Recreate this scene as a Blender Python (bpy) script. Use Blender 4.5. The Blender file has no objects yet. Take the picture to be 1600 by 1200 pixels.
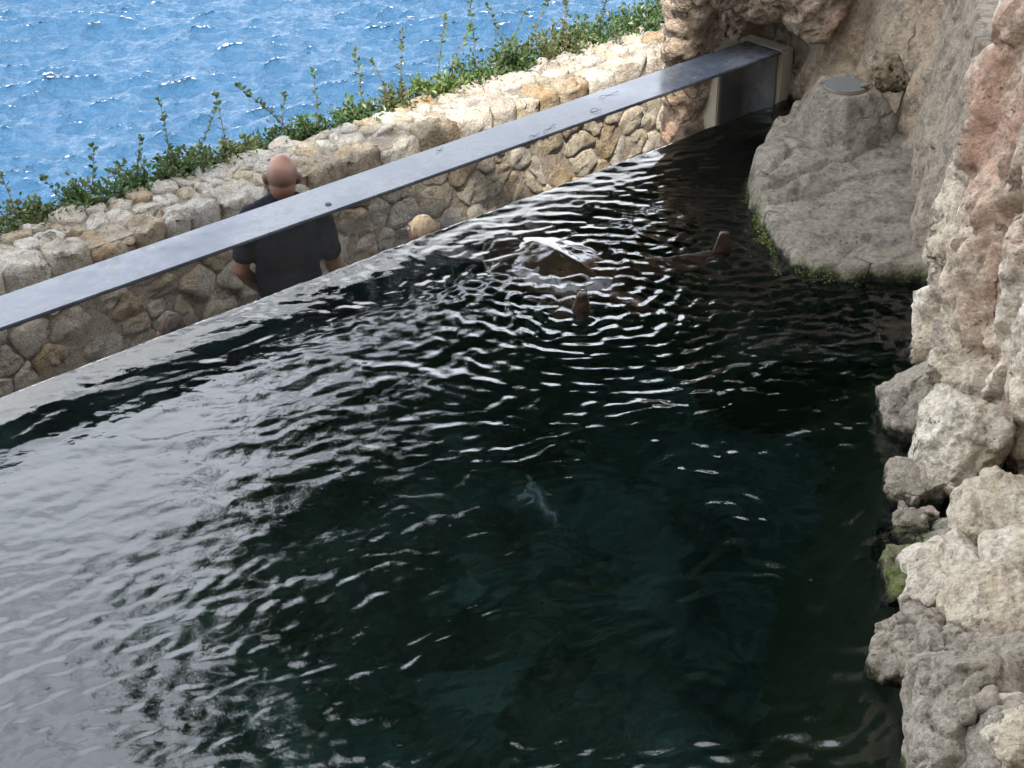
import bpy, bmesh, math, random
import numpy as np
from mathutils import Vector, Matrix, Euler

random.seed(7); rng = np.random.default_rng(7)
SC = bpy.context.scene
COL = SC.collection
rad = math.radians

# ------------------------------------------------------------------ camera
H = 3.9; PITCH = rad(29.7); FPX = 2800.0
cam = bpy.data.cameras.new('camera'); camo = bpy.data.objects.new('camera', cam); COL.objects.link(camo)
camo.location = (0, 0, H); camo.rotation_euler = (math.pi/2 - PITCH, 0, 0)
cam.sensor_width = 36.0; cam.lens = 36.0*FPX/1600.0; cam.clip_start = .05; cam.clip_end = 6000
SC.camera = camo
# ------------------------------------------------------------------ sky, sun, exposure
SUN_EL = rad(55); SUN_AZ = rad(188)          # light comes from behind the camera
W = bpy.data.worlds.new('World'); SC.world = W; W.use_nodes = True
wt = W.node_tree; wt.nodes.clear()
wo = wt.nodes.new('ShaderNodeOutputWorld'); wb = wt.nodes.new('ShaderNodeBackground'); wb.inputs['Strength'].default_value = .12
sky = wt.nodes.new('ShaderNodeTexSky'); sky.sky_type = 'NISHITA'; sky.sun_disc = False
sky.sun_elevation = SUN_EL; sky.sun_rotation = SUN_AZ; sky.air_density = 1.0; sky.dust_density = 2.5; sky.ozone_density = 1.0
wtc = wt.nodes.new('ShaderNodeTexCoord')
wn = wt.nodes.new('ShaderNodeTexNoise'); wn.inputs['Scale'].default_value = 3.4; wn.inputs['Detail'].default_value = 7; wn.inputs['Roughness'].default_value = .55
wmap = wt.nodes.new('ShaderNodeMapping'); wmap.inputs['Scale'].default_value = (1, 1, 2.2); wmap.inputs['Location'].default_value = (3.1, .4, 1.3)
wr = wt.nodes.new('ShaderNodeValToRGB'); wr.color_ramp.elements[0].position = .35; wr.color_ramp.elements[1].position = .54
wm = wt.nodes.new('ShaderNodeMix'); wm.data_type = 'RGBA'
wm.inputs[7].default_value = (17.6, 18.7, 20.6, 1)      # bright thin cloud
wt.links.new(wtc.outputs['Generated'], wmap.inputs['Vector']); wt.links.new(wmap.outputs[0], wn.inputs['Vector'])
wt.links.new(wn.outputs['Fac'], wr.inputs['Fac']); wt.links.new(wr.outputs['Color'], wm.inputs[0])
wt.links.new(sky.outputs['Color'], wm.inputs[6]); wt.links.new(wm.outputs[2], wb.inputs['Color'])
wt.links.new(wb.outputs[0], wo.inputs['Surface'])
sun = bpy.data.lights.new('sun', 'SUN'); suno = bpy.data.objects.new('sun', sun); COL.objects.link(suno)
sun.energy = 4.6; sun.angle = rad(.6); sun.color = (1, .95, .86)
az = SUN_AZ      # nishita: rotation measured clockwise from +Y
sdir = Vector((math.sin(az)*math.cos(SUN_EL), math.cos(az)*math.cos(SUN_EL), math.sin(SUN_EL)))
suno.rotation_euler = (-sdir).to_track_quat('-Z', 'Y').to_euler()
SC.view_settings.view_transform = 'Standard'; SC.view_settings.look = 'None'
SC.view_settings.exposure = 1.2; SC.view_settings.gamma = 1.0; SC.view_settings.use_curve_mapping = False
SC.render.engine = 'CYCLES'
cy = SC.cycles
cy.use_denoising = True
try: cy.denoiser = 'OPENIMAGEDENOISE'
except Exception: pass
cy.max_bounces = 10; cy.transparent_max_bounces = 16; cy.transmission_bounces = 8; cy.glossy_bounces = 4; cy.diffuse_bounces = 4
cy.sample_clamp_indirect = 8; cy.caustics_reflective = False; cy.caustics_refractive = True

# ------------------------------------------------------------------ frame of reference of the tank wall
A0 = np.array([-2.2212, 6.7254, 0.0]); D = np.array([.73266, .68059, 0.0]); N = np.array([-.68059, .73266, 0.0])
WROT = math.atan2(D[1], D[0])
def wp(s, q, z): return A0 + D*s + N*q + np.array([0, 0, z])
RIM = .32; TH = .275; FLOORZ = -1.47

# ------------------------------------------------------------------ helpers
def obj(name, me, mat=None, parent=None, loc=None):
    o = bpy.data.objects.new(name, me); COL.objects.link(o)
    if mat is not None and hasattr(me, 'materials'):
        me.materials.append(mat)
    if parent is not None: o.parent = parent
    if loc is not None: o.location = loc
    return o
def tag(o, label=None, cat=None, group=None, kind=None):
    if label: o['label'] = label
    if cat: o['category'] = cat
    if group: o['group'] = group
    if kind: o['kind'] = kind
    return o
def empty(name, loc, label, cat, rz=0, group=None):
    o = bpy.data.objects.new(name, None); COL.objects.link(o); o.location = loc; o.rotation_euler = (0, 0, rz)
    o.empty_display_size = .1
    return tag(o, label, cat, group)
def mesh(name, V, F, smooth=True):
    me = bpy.data.meshes.new(name); me.from_pydata([tuple(map(float, v)) for v in V], [], [tuple(map(int, f)) for f in F]); me.update()
    if smooth: me.polygons.foreach_set('use_smooth', [True]*len(me.polygons))
    return me
def bm_mesh(name, bm, smooth=False):
    bmesh.ops.recalc_face_normals(bm, faces=bm.faces)
    me = bpy.data.meshes.new(name); bm.to_mesh(me); bm.free()
    if smooth: me.polygons.foreach_set('use_smooth', [True]*len(me.polygons))
    return me
def box_bm(sx, sy, sz, c=(0, 0, 0), bev=0, bm=None):
    b = bmesh.new(); bmesh.ops.create_cube(b, size=1)
    bmesh.ops.scale(b, vec=(sx, sy, sz), verts=b.verts)
    if bev: bmesh.ops.bevel(b, geom=list(b.edges), offset=bev, segments=2, affect='EDGES')
    bmesh.ops.translate(b, vec=c, verts=b.verts)
    if bm is None: return b
    t = bpy.data.meshes.new('t'); b.to_mesh(t); b.free(); bm.from_mesh(t); bpy.data.meshes.remove(t); return bm
def tube(path, radii, sides=6):
    path = [np.array(p, float) for p in path]; V = []; F = []
    if not hasattr(radii, '__len__'): radii = [radii]*len(path)
    for i, p in enumerate(path):
        t = path[min(i+1, len(path)-1)] - path[max(i-1, 0)]; t /= (np.linalg.norm(t)+1e-9)
        a = np.cross(t, [0, 0, 1.]) if abs(t[2]) < .9 else np.cross(t, [1., 0, 0]); a /= np.linalg.norm(a); b = np.cross(t, a)
        for k in range(sides):
            w = 2*math.pi*k/sides; V.append(p + radii[i]*(a*math.cos(w)+b*math.sin(w)))
    for i in range(len(path)-1):
        for k in range(sides):
            F.append((i*sides+k, i*sides+(k+1) % sides, (i+1)*sides+(k+1) % sides, (i+1)*sides+k))
    F.append(tuple(range(sides))[::-1]); F.append(tuple(range((len(path)-1)*sides, len(path)*sides)))
    return V, F
# numpy gradient noise
_perm = np.random.default_rng(11).permutation(256); _perm = np.concatenate([_perm, _perm, _perm])
_g = np.random.default_rng(5).normal(size=(256, 3)); _g /= np.linalg.norm(_g, axis=1)[:, None]
def perlin(P):
    P = np.asarray(P, float); i = np.floor(P).astype(int); f = P - i; i &= 255
    u = f*f*f*(f*(f*6-15)+10); r = 0
    for dx in (0, 1):
        for dy in (0, 1):
            for dz in (0, 1):
                h = _perm[_perm[_perm[(i[:, 0]+dx) & 255]+((i[:, 1]+dy) & 255)]+((i[:, 2]+dz) & 255)]
                dot = (_g[h]*(f-np.array([dx, dy, dz]))).sum(1)
                r = r + dot*(u[:, 0] if dx else 1-u[:, 0])*(u[:, 1] if dy else 1-u[:, 1])*(u[:, 2] if dz else 1-u[:, 2])
    return r*1.6
def fbm(P, oct=5, gain=.5, lac=2.03):
    a = 1; r = 0; P = np.asarray(P, float).copy()
    for k in range(oct): r = r + a*perlin(P+k*17.3); a *= gain; P *= lac
    return r
def worley(P, jit=.9):
    P = np.asarray(P, float); i = np.floor(P).astype(int); f1 = np.full(len(P), 9.); f2 = f1.copy(); idd = np.zeros(len(P))
    rr = np.random.default_rng(3).random((256, 3))
    for dx in (-1, 0, 1):
        for dy in (-1, 0, 1):
            for dz in (-1, 0, 1):
                c = i + np.array([dx, dy, dz]); k = c & 255
                h = _perm[_perm[_perm[k[:, 0]]+k[:, 1]]+k[:, 2]]
                d = np.linalg.norm(c + .5 + (rr[h]-.5)*jit - P, axis=1)
                m = d < f1; f2 = np.where(m, f1, np.minimum(f2, d)); idd = np.where(m, rr[h][:, 0], idd); f1 = np.where(m, d, f1)
    return f1, f2, idd
def sstep(a, b, x): t = np.clip((x-a)/(b-a), 0, 1); return t*t*(3-2*t)

# ------------------------------------------------------------------ node material helpers
def mat_new(name):
    m = bpy.data.materials.new(name); m.use_nodes = True; nt = m.node_tree; nt.nodes.clear()
    return m, nt
class NB:
    def __init__(s, nt): s.nt = nt
    def n(s, typ, **kw):
        nd = s.nt.nodes.new(typ)
        for k, v in kw.items(): setattr(nd, k, v)
        return nd
    def l(s, a, b): s.nt.links.new(a, b)
    def setin(s, nd, key, v):
        if isinstance(v, bpy.types.NodeSocket): s.l(v, nd.inputs[key])
        else: nd.inputs[key].default_value = v
    def noise(s, vec, scale, detail=5, rough=.55, dist=0.):
        nd = s.n('ShaderNodeTexNoise'); s.l(vec, nd.inputs['Vector']); nd.inputs['Scale'].default_value = scale
        nd.inputs['Detail'].default_value = detail; nd.inputs['Roughness'].default_value = rough; nd.inputs['Distortion'].default_value = dist
        return nd.outputs['Fac']
    def voro(s, vec, scale, feature='F1', out='Distance'):
        nd = s.n('ShaderNodeTexVoronoi', feature=feature); s.l(vec, nd.inputs['Vector']); nd.inputs['Scale'].default_value = scale
        return nd.outputs[out]
    def ramp(s, fac, stops, interp='LINEAR'):
        nd = s.n('ShaderNodeValToRGB'); cr = nd.color_ramp; cr.interpolation = interp
        while len(cr.elements) < len(stops): cr.elements.new(.5)
        for e, (p, c) in zip(cr.elements, stops):
            e.position = p; e.color = (*c, 1) if hasattr(c, '__len__') else (c, c, c, 1)
        s.l(fac, nd.inputs['Fac']); return nd.outputs['Color']
    def mix(s, fac, a, b, blend='MIX'):
        nd = s.n('ShaderNodeMix', data_type='RGBA', blend_type=blend)
        s.setin(nd, 0, fac)
        for k, v in ((6, a), (7, b)):
            if isinstance(v, bpy.types.NodeSocket): s.l(v, nd.inputs[k])
            else: nd.inputs[k].default_value = (*v, 1)
        return nd.outputs[2]
    def math(s, op, a, b=None, clamp=False):
        nd = s.n('ShaderNodeMath', operation=op, use_clamp=clamp); s.setin(nd, 0, a)
        if b is not None: s.setin(nd, 1, b)
        return nd.outputs[0]
    def maprange(s, v, a, b, c=0., d=1.):
        nd = s.n('ShaderNodeMapRange'); s.l(v, nd.inputs[0])
        for k, x in zip((1, 2, 3, 4), (a, b, c, d)): nd.inputs[k].default_value = x
        return nd.outputs[0]
    def objco(s, scale=(1, 1, 1), rnd=True):
        tc = s.n('ShaderNodeTexCoord'); mp = s.n('ShaderNodeMapping'); mp.inputs['Scale'].default_value = scale
        s.l(tc.outputs['Object'], mp.inputs['Vector'])
        if rnd:
            oi = s.n('ShaderNodeObjectInfo'); m = s.math('MULTIPLY', oi.outputs['Random'], 37.0)
            cb = s.n('ShaderNodeCombineXYZ')
            for k in range(3): s.l(m, cb.inputs[k])
            s.l(cb.outputs[0], mp.inputs['Location'])
        return mp.outputs[0]
    def bump(s, h, strength, dist, normal=None):
        nd = s.n('ShaderNodeBump'); s.l(h, nd.inputs['Height']); nd.inputs['Strength'].default_value = strength; nd.inputs['Distance'].default_value = dist
        if normal: s.l(normal, nd.inputs['Normal'])
        return nd.outputs[0]
    def princ(s, color, rough=.8, normal=None, **kw):
        p = s.n('ShaderNodeBsdfPrincipled'); o = s.n('ShaderNodeOutputMaterial')
        if isinstance(color, bpy.types.NodeSocket): s.l(color, p.inputs['Base Color'])
        else: p.inputs['Base Color'].default_value = (*color, 1)
        s.setin(p, 'Roughness', rough)
        if normal: s.l(normal, p.inputs['Normal'])
        for k, v in kw.items(): s.setin(p, k, v)
        s.l(p.outputs[0], o.inputs['Surface']); return p
def simple(name, color, rough=.7, var=.15, scale=30, bump=.0, **kw):
    m, nt = mat_new(name); b = NB(nt); v = b.objco()
    n = b.noise(v, scale, 4)
    c = b.mix(n, tuple(x*(1-var) for x in color), tuple(min(1, x*(1+var)) for x in color))
    nm = b.bump(n, bump, .01) if bump else None
    b.princ(c, rough, nm, **kw); return m
def rock_mat(name, c1, c2, c3, dark, scale=1., stretch=(1, 1, 1), bump=.7, crack=.5, algae=True, c3amt=(.5, .62), rnd=False, pit=.6, k=1.0):
    c1, c2, c3, dark = [tuple(x*k for x in c) for c in (c1, c2, c3, dark)]
    m, nt = mat_new(name); b = NB(nt)
    v = b.objco(stretch, rnd); vi = b.objco((1, 1, 1), rnd)
    n1 = b.noise(v, 3.2*scale, 8, .62, .4); n2 = b.noise(v, 1.1*scale, 5, .6, .8); n3 = b.noise(vi, 38*scale, 5, .7); n4 = b.noise(vi, 11*scale, 7, .68)
    col = b.mix(b.ramp(n1, [(.36, 0), (.64, 1)]), c1, c2)
    col = b.mix(b.ramp(n2, [(c3amt[0], 0), (c3amt[1], 1)]), col, c3)
    col = b.mix(b.math('MULTIPLY', b.ramp(n4, [(.50, 0), (.66, 1)]), .9), col, dark)
    col = b.mix(.8, col, b.ramp(n3, [(.28, .42), (.5, 1.0), (.72, 1.38)]), 'MULTIPLY')
    # cracks and pits
    dist = b.n('ShaderNodeMix', data_type='RGBA'); dist.inputs[0].default_value = .22
    nc = b.n('ShaderNodeTexNoise'); b.l(vi, nc.inputs['Vector']); nc.inputs['Scale'].default_value = 4*scale; nc.inputs['Detail'].default_value = 5
    b.l(v, dist.inputs[6]); b.l(nc.outputs['Color'], dist.inputs[7])
    ck = b.ramp(b.voro(dist.outputs[2], 3.1*scale, 'DISTANCE_TO_EDGE'), [(.0, 0), (.028, 1)])
    ckm = b.math('SUBTRACT', 1.0, ck)
    ckm = b.math('MULTIPLY', ckm, b.ramp(b.noise(vi, 1.7*scale, 3), [(.48, 0), (.6, 1)]))
    col = b.mix(b.math('MULTIPLY', ckm, crack), col, tuple(x*.45 for x in dark))
    pt = b.ramp(b.voro(vi, 26*scale, 'F1'), [(.06, 0), (.24, 1)])
    ptm = b.math('MULTIPLY', b.math('SUBTRACT', 1.0, pt), b.ramp(b.noise(vi, 5*scale, 4), [(.5, 0), (.64, 1)]))
    col = b.mix(b.math('MULTIPLY', ptm, pit), col, tuple(x*.6 for x in dark))
    if algae:
        g = b.n('ShaderNodeNewGeometry'); sx = b.n('ShaderNodeSeparateXYZ'); b.l(g.outputs['Position'], sx.inputs[0])
        zz = b.math('ADD', sx.outputs[2], b.math('MULTIPLY', b.math('SUBTRACT', b.noise(vi, 6, 5, .65), .5), .22))
        am = b.maprange(zz, .06, .02)
        gcol = b.ramp(b.noise(vi, 9, 5, .7), [(.36, (.018, .02, .010)), (.52, (.045, .055, .012)), (.68, (.13, .16, .02))])
        col = b.mix(am, col, gcol)
        wet = b.maprange(zz, .04, .01); col = b.mix(wet, col, (.012, .014, .010))
        # silt band left by the water
    h = b.math('ADD', b.math('MULTIPLY', n4, 1.0), b.math('MULTIPLY', n3, .5))
    h = b.math('SUBTRACT', h, b.math('MULTIPLY', ckm, .5)); h = b.math('SUBTRACT', h, b.math('MULTIPLY', ptm, .45))
    b.princ(col, .88, b.bump(h, min(1, bump*1.2), .045), **{'Specular IOR Level': .25})
    return m

M = {}
M['grey_rock'] = rock_mat('grey_rock', (.275, .24, .185), (.375, .335, .265), (.33, .275, .20), (.14, .12, .10), 1.0, crack=0.66, c3amt=(.5, .7), k=0.66)
M['cliff_grey'] = rock_mat('cliff_grey', (.35, .29, .22), (.44, .37, .28), (.46, .36, .25), (.20, .17, .14), 1.0, (1, 1, .45), crack=0.74, k=0.74)
M['cliff_pink'] = rock_mat('cliff_pink', (.60, .50, .36), (.86, .77, .63), (.56, .36, .26), (.30, .22, .16), 1.1, (1, 1, .35), bump=1., crack=0.98, k=0.98, c3amt=(.52, .68))
M['arch_rock'] = rock_mat('arch_rock', (.44, .34, .25), (.52, .42, .32), (.47, .30, .22), (.22, .16, .12), 1.2, bump=1., crack=0.86, k=0.86, algae=False)
M['pale_rock'] = rock_mat('pale_rock', (.60, .52, .40), (.76, .69, .57), (.60, .49, .34), (.30, .26, .21), 1.3, bump=.9, crack=1.00, k=1.00)
M['cream_rock'] = rock_mat('cream_rock', (.58, .49, .36), (.66, .58, .46), (.62, .47, .30), (.32, .26, .20), 1.4, bump=.9, crack=0.98, k=0.98)
M['mid_rock'] = rock_mat('mid_rock', (.35, .305, .24), (.46, .405, .325), (.44, .35, .25), (.17, .15, .12), 1.5, bump=.9, crack=0.92, k=0.92)
M['slab_rock'] = rock_mat('slab_rock', (.46, .36, .29), (.5, .44, .37), (.48, .32, .25), (.2, .16, .13), 1.6, bump=.8, k=0.88)
M['porous_rock'] = rock_mat('porous_rock', (.44, .35, .23), (.52, .43, .31), (.40, .28, .16), (.10, .07, .045), 2.2, bump=1., algae=False, pit=.9, k=0.70)
M['mossy_rock'] = rock_mat('mossy_rock', (.10, .13, .02), (.24, .21, .15), (.13, .15, .03), (.06, .055, .035), 1.6, bump=.9)
M['deep_rock'] = simple('deep_rock', (.022, .026, .008), .9, .6, 5)
STONES = []
for k, (a_, b_, c_, d_) in enumerate([((.47, .42, .34), (.60, .55, .47), (.50, .40, .27), (.36, .29, .21)),
                                      ((.53, .48, .41), (.64, .60, .53), (.53, .45, .33), (.40, .34, .27)),
                                      ((.42, .34, .24), (.50, .43, .33), (.42, .29, .16), (.25, .18, .11)),
                                      ((.46, .43, .39), (.57, .54, .49), (.48, .41, .33), (.34, .30, .26))]):
    STONES.append(rock_mat('wall_stone_%s' % 'abcd'[k], a_, b_, c_, d_, 2.4, k=1.0, bump=.9, crack=.35, algae=False, c3amt=(.5, .66), rnd=True, pit=.5))
M['mortar'] = rock_mat('mortar', (.36, .31, .25), (.46, .40, .33), (.30, .25, .19), (.15, .12, .1), 3, k=.95, algae=False, crack=.2)
M['concrete'] = simple('concrete', (.40, .36, .29), .85, .22, 9, .3)
M['pavement'] = simple('pavement', (.34, .31, .27), .85, .2, 12, .2)
M['plaster'] = simple('plaster', (.36, .33, .28), .85, .1, 3, .1)

# ------------------------------------------------------------------ water materials
def pool_water_mat():
    m, nt = mat_new('pool_water'); b = NB(nt)
    g = b.n('ShaderNodeBsdfGlass'); g.inputs['IOR'].default_value = 1.48; g.inputs['Roughness'].default_value = 0
    g.inputs['Color'].default_value = (1, 1, 1, 1)
    v = b.objco((1, 1, 1), False)
    b.l(b.bump(b.noise(v, 26, 3, .5), .10, .01), g.inputs['Normal'])
    va = b.n('ShaderNodeVolumeAbsorption'); va.inputs['Color'].default_value = (.25, .52, .53, 1); va.inputs['Density'].default_value = .55
    o = b.n('ShaderNodeOutputMaterial'); b.l(g.outputs[0], o.inputs['Surface']); b.l(va.outputs[0], o.inputs['Volume'])
    return m
def sea_mat():
    m, nt = mat_new('sea_water'); b = NB(nt)
    v = b.objco((1, 1, 1), False)
    n1 = b.noise(v, .09, 4, .55); 
    col = b.mix(n1, (.018, .060, .116), (.026, .078, .146))
    at = b.n('ShaderNodeAttribute'); at.attribute_name = 'foam'
    fo = b.math('MULTIPLY', b.maprange(at.outputs['Fac'], .09, .13), b.ramp(b.noise(v, 5.0, 6, .75), [(.5, 0), (.56, 1)]))
    col = b.mix(fo, col, (.8, .83, .86))
    h = b.math('ADD', b.noise(v, 2.0, 6, .66, .3), b.math('MULTIPLY', b.noise(v, 5.0, 4, .6), .3))
    b.princ(col, b.math('ADD', .16, b.math('MULTIPLY', fo, .5)), b.bump(h, .9, .5), IOR=1.33, **{'Specular IOR Level': .5})
    return m
M['pool_water'] = pool_water_mat(); M['sea'] = sea_mat()

# ------------------------------------------------------------------ sea
SEAZ = -27.0
def make_sea():
    me = bpy.data.meshes.new('sea'); o = obj('sea', me, None)
    md = o.modifiers.new('ocean', 'OCEAN'); md.geometry_mode = 'GENERATE'; md.resolution = 13; md.viewport_resolution = 13
    md.spatial_size = 22; md.size = 1.0; md.repeat_x = 5; md.repeat_y = 4; md.wave_scale = .75; md.choppiness = 1.05; md.wind_velocity = 2.8
    md.wave_alignment = .35; md.wave_direction = rad(70); md.damping = .4; md.random_seed = 4; md.time = 2.3; md.wave_scale_min = .02
    md.use_foam = True; md.foam_layer_name = 'foam'; md.foam_coverage = .2
    dg = bpy.context.evaluated_depsgraph_get(); dg.update()
    m2 = bpy.data.meshes.new_from_object(o.evaluated_get(dg), preserve_all_data_layers=True, depsgraph=dg)
    o.modifiers.clear(); o.data = m2; m2.name = 'sea'; m2.materials.clear(); m2.materials.append(M['sea'])
    m2.polygons.foreach_set('use_smooth', [True]*len(m2.polygons))
    fa = m2.attributes.get('foam')
    if fa is not None:
        fv = np.empty(len(fa.data)*4); fa.data.foreach_get('color', fv); lo, hi = np.percentile(fv[::4], [93, 98.5])
        for nd in M['sea'].node_tree.nodes:
            if nd.type == 'MAP_RANGE': nd.inputs[1].default_value = float(lo); nd.inputs[2].default_value = float(hi)
    n = len(m2.vertices); co = np.empty(n*3); m2.vertices.foreach_get('co', co); co = co.reshape(-1, 3)
    c = (co[:, :2].max(0)+co[:, :2].min(0))/2
    o.location = (-14-c[0], 82-c[1], SEAZ); o['kind'] = 'structure'
    # the open water beyond the modelled swell, out to the horizon
    V = [(-3000, -10, SEAZ-.6), (3000, -10, SEAZ-.6), (3000, 5000, SEAZ-.6), (-3000, 5000, SEAZ-.6)]
    p = obj('open_sea', mesh('open_sea', V, [(0, 1, 2, 3)], False), M['sea']); p['kind'] = 'structure'
make_sea()

# ------------------------------------------------------------------ pool water, floor
TURT = np.array([.22, 8.12])
def make_pool():
    x0, x1, y0, y1, st = -3.6, 2.7, 3.0, 10.9, .016
    xs = np.arange(x0, x1, st); ys = np.arange(y0, y1, st); X, Y = np.meshgrid(xs, ys); nx, ny = len(xs), len(ys)
    P = np.stack([X.ravel(), Y.ravel()], 1)
    # keep inside the acrylic: pull points past the wall back onto its plane
    q = (P-A0[:2]) @ N[:2]; over = np.clip(q+.004, 0, None); P = P - over[:, None]*N[:2]
    x, y = P.T
    al = rad(20); u = x*math.cos(al)+y*math.sin(al); w = -x*math.sin(al)+y*math.cos(al)
    wq = fbm(np.stack([x*.7, y*.7, 0*x], 1), 3)
    lf = 1-sstep(-1.2, .6, x-.4*(6.5-y)); 
    d = np.hypot(x-TURT[0]-.15, (y-TURT[1]+.1))
    near = np.exp(-(np.hypot(x-TURT[0]-.35, y-TURT[1]+.1)/1.15)**2); calm = .32+.68*sstep(-1.6, .4, x+.25*(y-6))
    wq2 = fbm(np.stack([x*1.9, y*1.9, 0*x+60], 1), 2)
    nr = 1-.65*near
    h = .0078*perlin(np.stack([u*1.3+wq, w*2.9+wq*1.1, 0*x+3], 1))*calm*nr
    h += .0040*perlin(np.stack([u*4.6+wq2*1.2, w*8.8+wq2*1.6, 0*x+7], 1))*calm*nr
    h += .0027*perlin(np.stack([u*10.5+wq2*2, w*18.0+wq2*3, 0*x+9], 1))*calm*nr
    patch = sstep(-.55, .45, perlin(np.stack([u*.9, w*1.6, 0*x+21], 1)))
    h += .0016*perlin(np.stack([u*22, w*36.0+wq*3, 0*x+1], 1))*(.35+.65*calm)*(.25+.75*patch)
    rt = sstep(.6, 1.5, x)*sstep(5.0, 6.4, y); h += rt*(.0024*perlin(np.stack([u*11, w*22., 0*x+31], 1))+.0013*perlin(np.stack([u*24, w*44., 0*x+33], 1)))
    h += near*(.0045*perlin(np.stack([x*6, y*9, 0*x+2], 1)) + .0040*fbm(np.stack([x*17, y*26, 0*x+5], 1), 2))
    for (cx, cy), k, a in (((.33, 7.54), 78, .0030), ((1.07, 8.21), 74, .0027), ((.50, 7.75), 64, .0042), ((.2, 8.0), 54, .0036)):
        r = np.hypot(x-cx, y-cy)+.05*perlin(np.stack([x*3, y*3, 0*x+k], 1))+.012*perlin(np.stack([x*14, y*14, 0*x+k], 1)); h += a*np.sin(r*k)*np.exp(-(r/.95)**2)*(.7+.5*perlin(np.stack([x*2.5, y*2.5, 0*x+k+5], 1)))*sstep(.03, .12, r)
    mid = sstep(-1.1, -.3, x)*sstep(7.4, 6.6, y)*(.35+.65*sstep(-.3, .5, perlin(np.stack([u*1.3, w*2.2, 0*x+77], 1))))
    h += mid*(.0030*perlin(np.stack([u*7+wq2*2, w*13+wq2*2, 0*x+71], 1))+.0017*perlin(np.stack([u*17, w*30+wq2*2, 0*x+73], 1)))
    u2 = x*math.cos(rad(38))+y*math.sin(rad(38)); w2 = -x*math.sin(rad(38))+y*math.cos(rad(38))
    h += lf*(.0019*perlin(np.stack([u2*4, w2*11+wq*2, 0*x+51], 1))+.0013*perlin(np.stack([u2*12, w2*26, 0*x+55], 1))*(.5+1.6*sstep(6.0, 4.9, y)))
    # water heaped over the turtle's shell
    e = ((x-TURT[0])*.63-(y-TURT[1])*.78)/.55; g = ((x-TURT[0])*.78+(y-TURT[1])*.63)/.42
    h += .012*np.exp(-(e*e+g*g))
    V = np.stack([x, y, h], 1); idx = np.arange(nx*ny).reshape(ny, nx)
    F = np.stack([idx[:-1, :-1], idx[:-1, 1:], idx[1:, 1:], idx[1:, :-1]], -1).reshape(-1, 4)
    # drop faces squashed flat on the wall plane
    a = V[F]; ar = np.abs((a[:, 2, 0]-a[:, 0, 0])*(a[:, 3, 1]-a[:, 1, 1])-(a[:, 3, 0]-a[:, 1, 0])*(a[:, 2, 1]-a[:, 0, 1]))
    F = F[ar > st*st*.05]
    bm = bmesh.new(); vs = [bm.verts.new(v) for v in V]
    for f in F: bm.faces.new([vs[i] for i in f])
    bmesh.ops.delete(bm, geom=[v for v in bm.verts if not v.link_faces], context='VERTS')
    bmesh.ops.remove_doubles(bm, verts=bm.verts, dist=.0008)
    for f in bm.faces: f.smooth = True
    be = [e for e in bm.edges if len(e.link_faces) == 1]
    ex = bmesh.ops.extrude_edge_only(bm, edges=be); nv = [v for v in ex['geom'] if isinstance(v, bmesh.types.BMVert)]
    for v in nv: v.co.z = -2.6
    be = [e for e in bm.edges if len(e.link_faces) == 1]
    bmesh.ops.holes_fill(bm, edges=be, sides=0)
    for f in bm.faces:
        if f.calc_center_median().z < -.1: f.smooth = False
    bmesh.ops.triangulate(bm, faces=[f for f in bm.faces if len(f.verts) > 4])
    o = obj('pool_water', bm_mesh('pool_water', bm), M['pool_water']); o['kind'] = 'structure'
    # floor: rubble bed of dark green algae with low humps
    gx = np.arange(-4, 3.2, .05); gy = np.arange(2.6, 11.5, .05); X, Y = np.meshgrid(gx, gy); p = np.stack([X.ravel(), Y.ravel(), 0*X.ravel()], 1)
    z = -1.9+.30*fbm(p*1.4, 5)+.25*np.exp(-((p[:, 0]-.9)**2/.2+(p[:, 1]-4.6)**2/.5)); idx = np.arange(len(p)).reshape(X.shape)
    p[:, 2] = z; F = np.stack([idx[:-1, :-1], idx[:-1, 1:], idx[1:, 1:], idx[1:, :-1]], -1).reshape(-1, 4)
    m, nt = mat_new('pool_bed'); b = NB(nt); v = b.objco((1, 1, 1), False)
    c = b.ramp(b.noise(v, 2.3, 8, .68, .5), [(.3, (.003, .006, .006)), (.5, (.024, .040, .035)), (.7, (.095, .125, .105))])
    b.princ(c, .95, b.bump(b.noise(v, 9, 6), .8, .05))
    o = obj('pool_floor', mesh('pool_floor', p, F), m); o['kind'] = 'structure'
make_pool()

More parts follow.
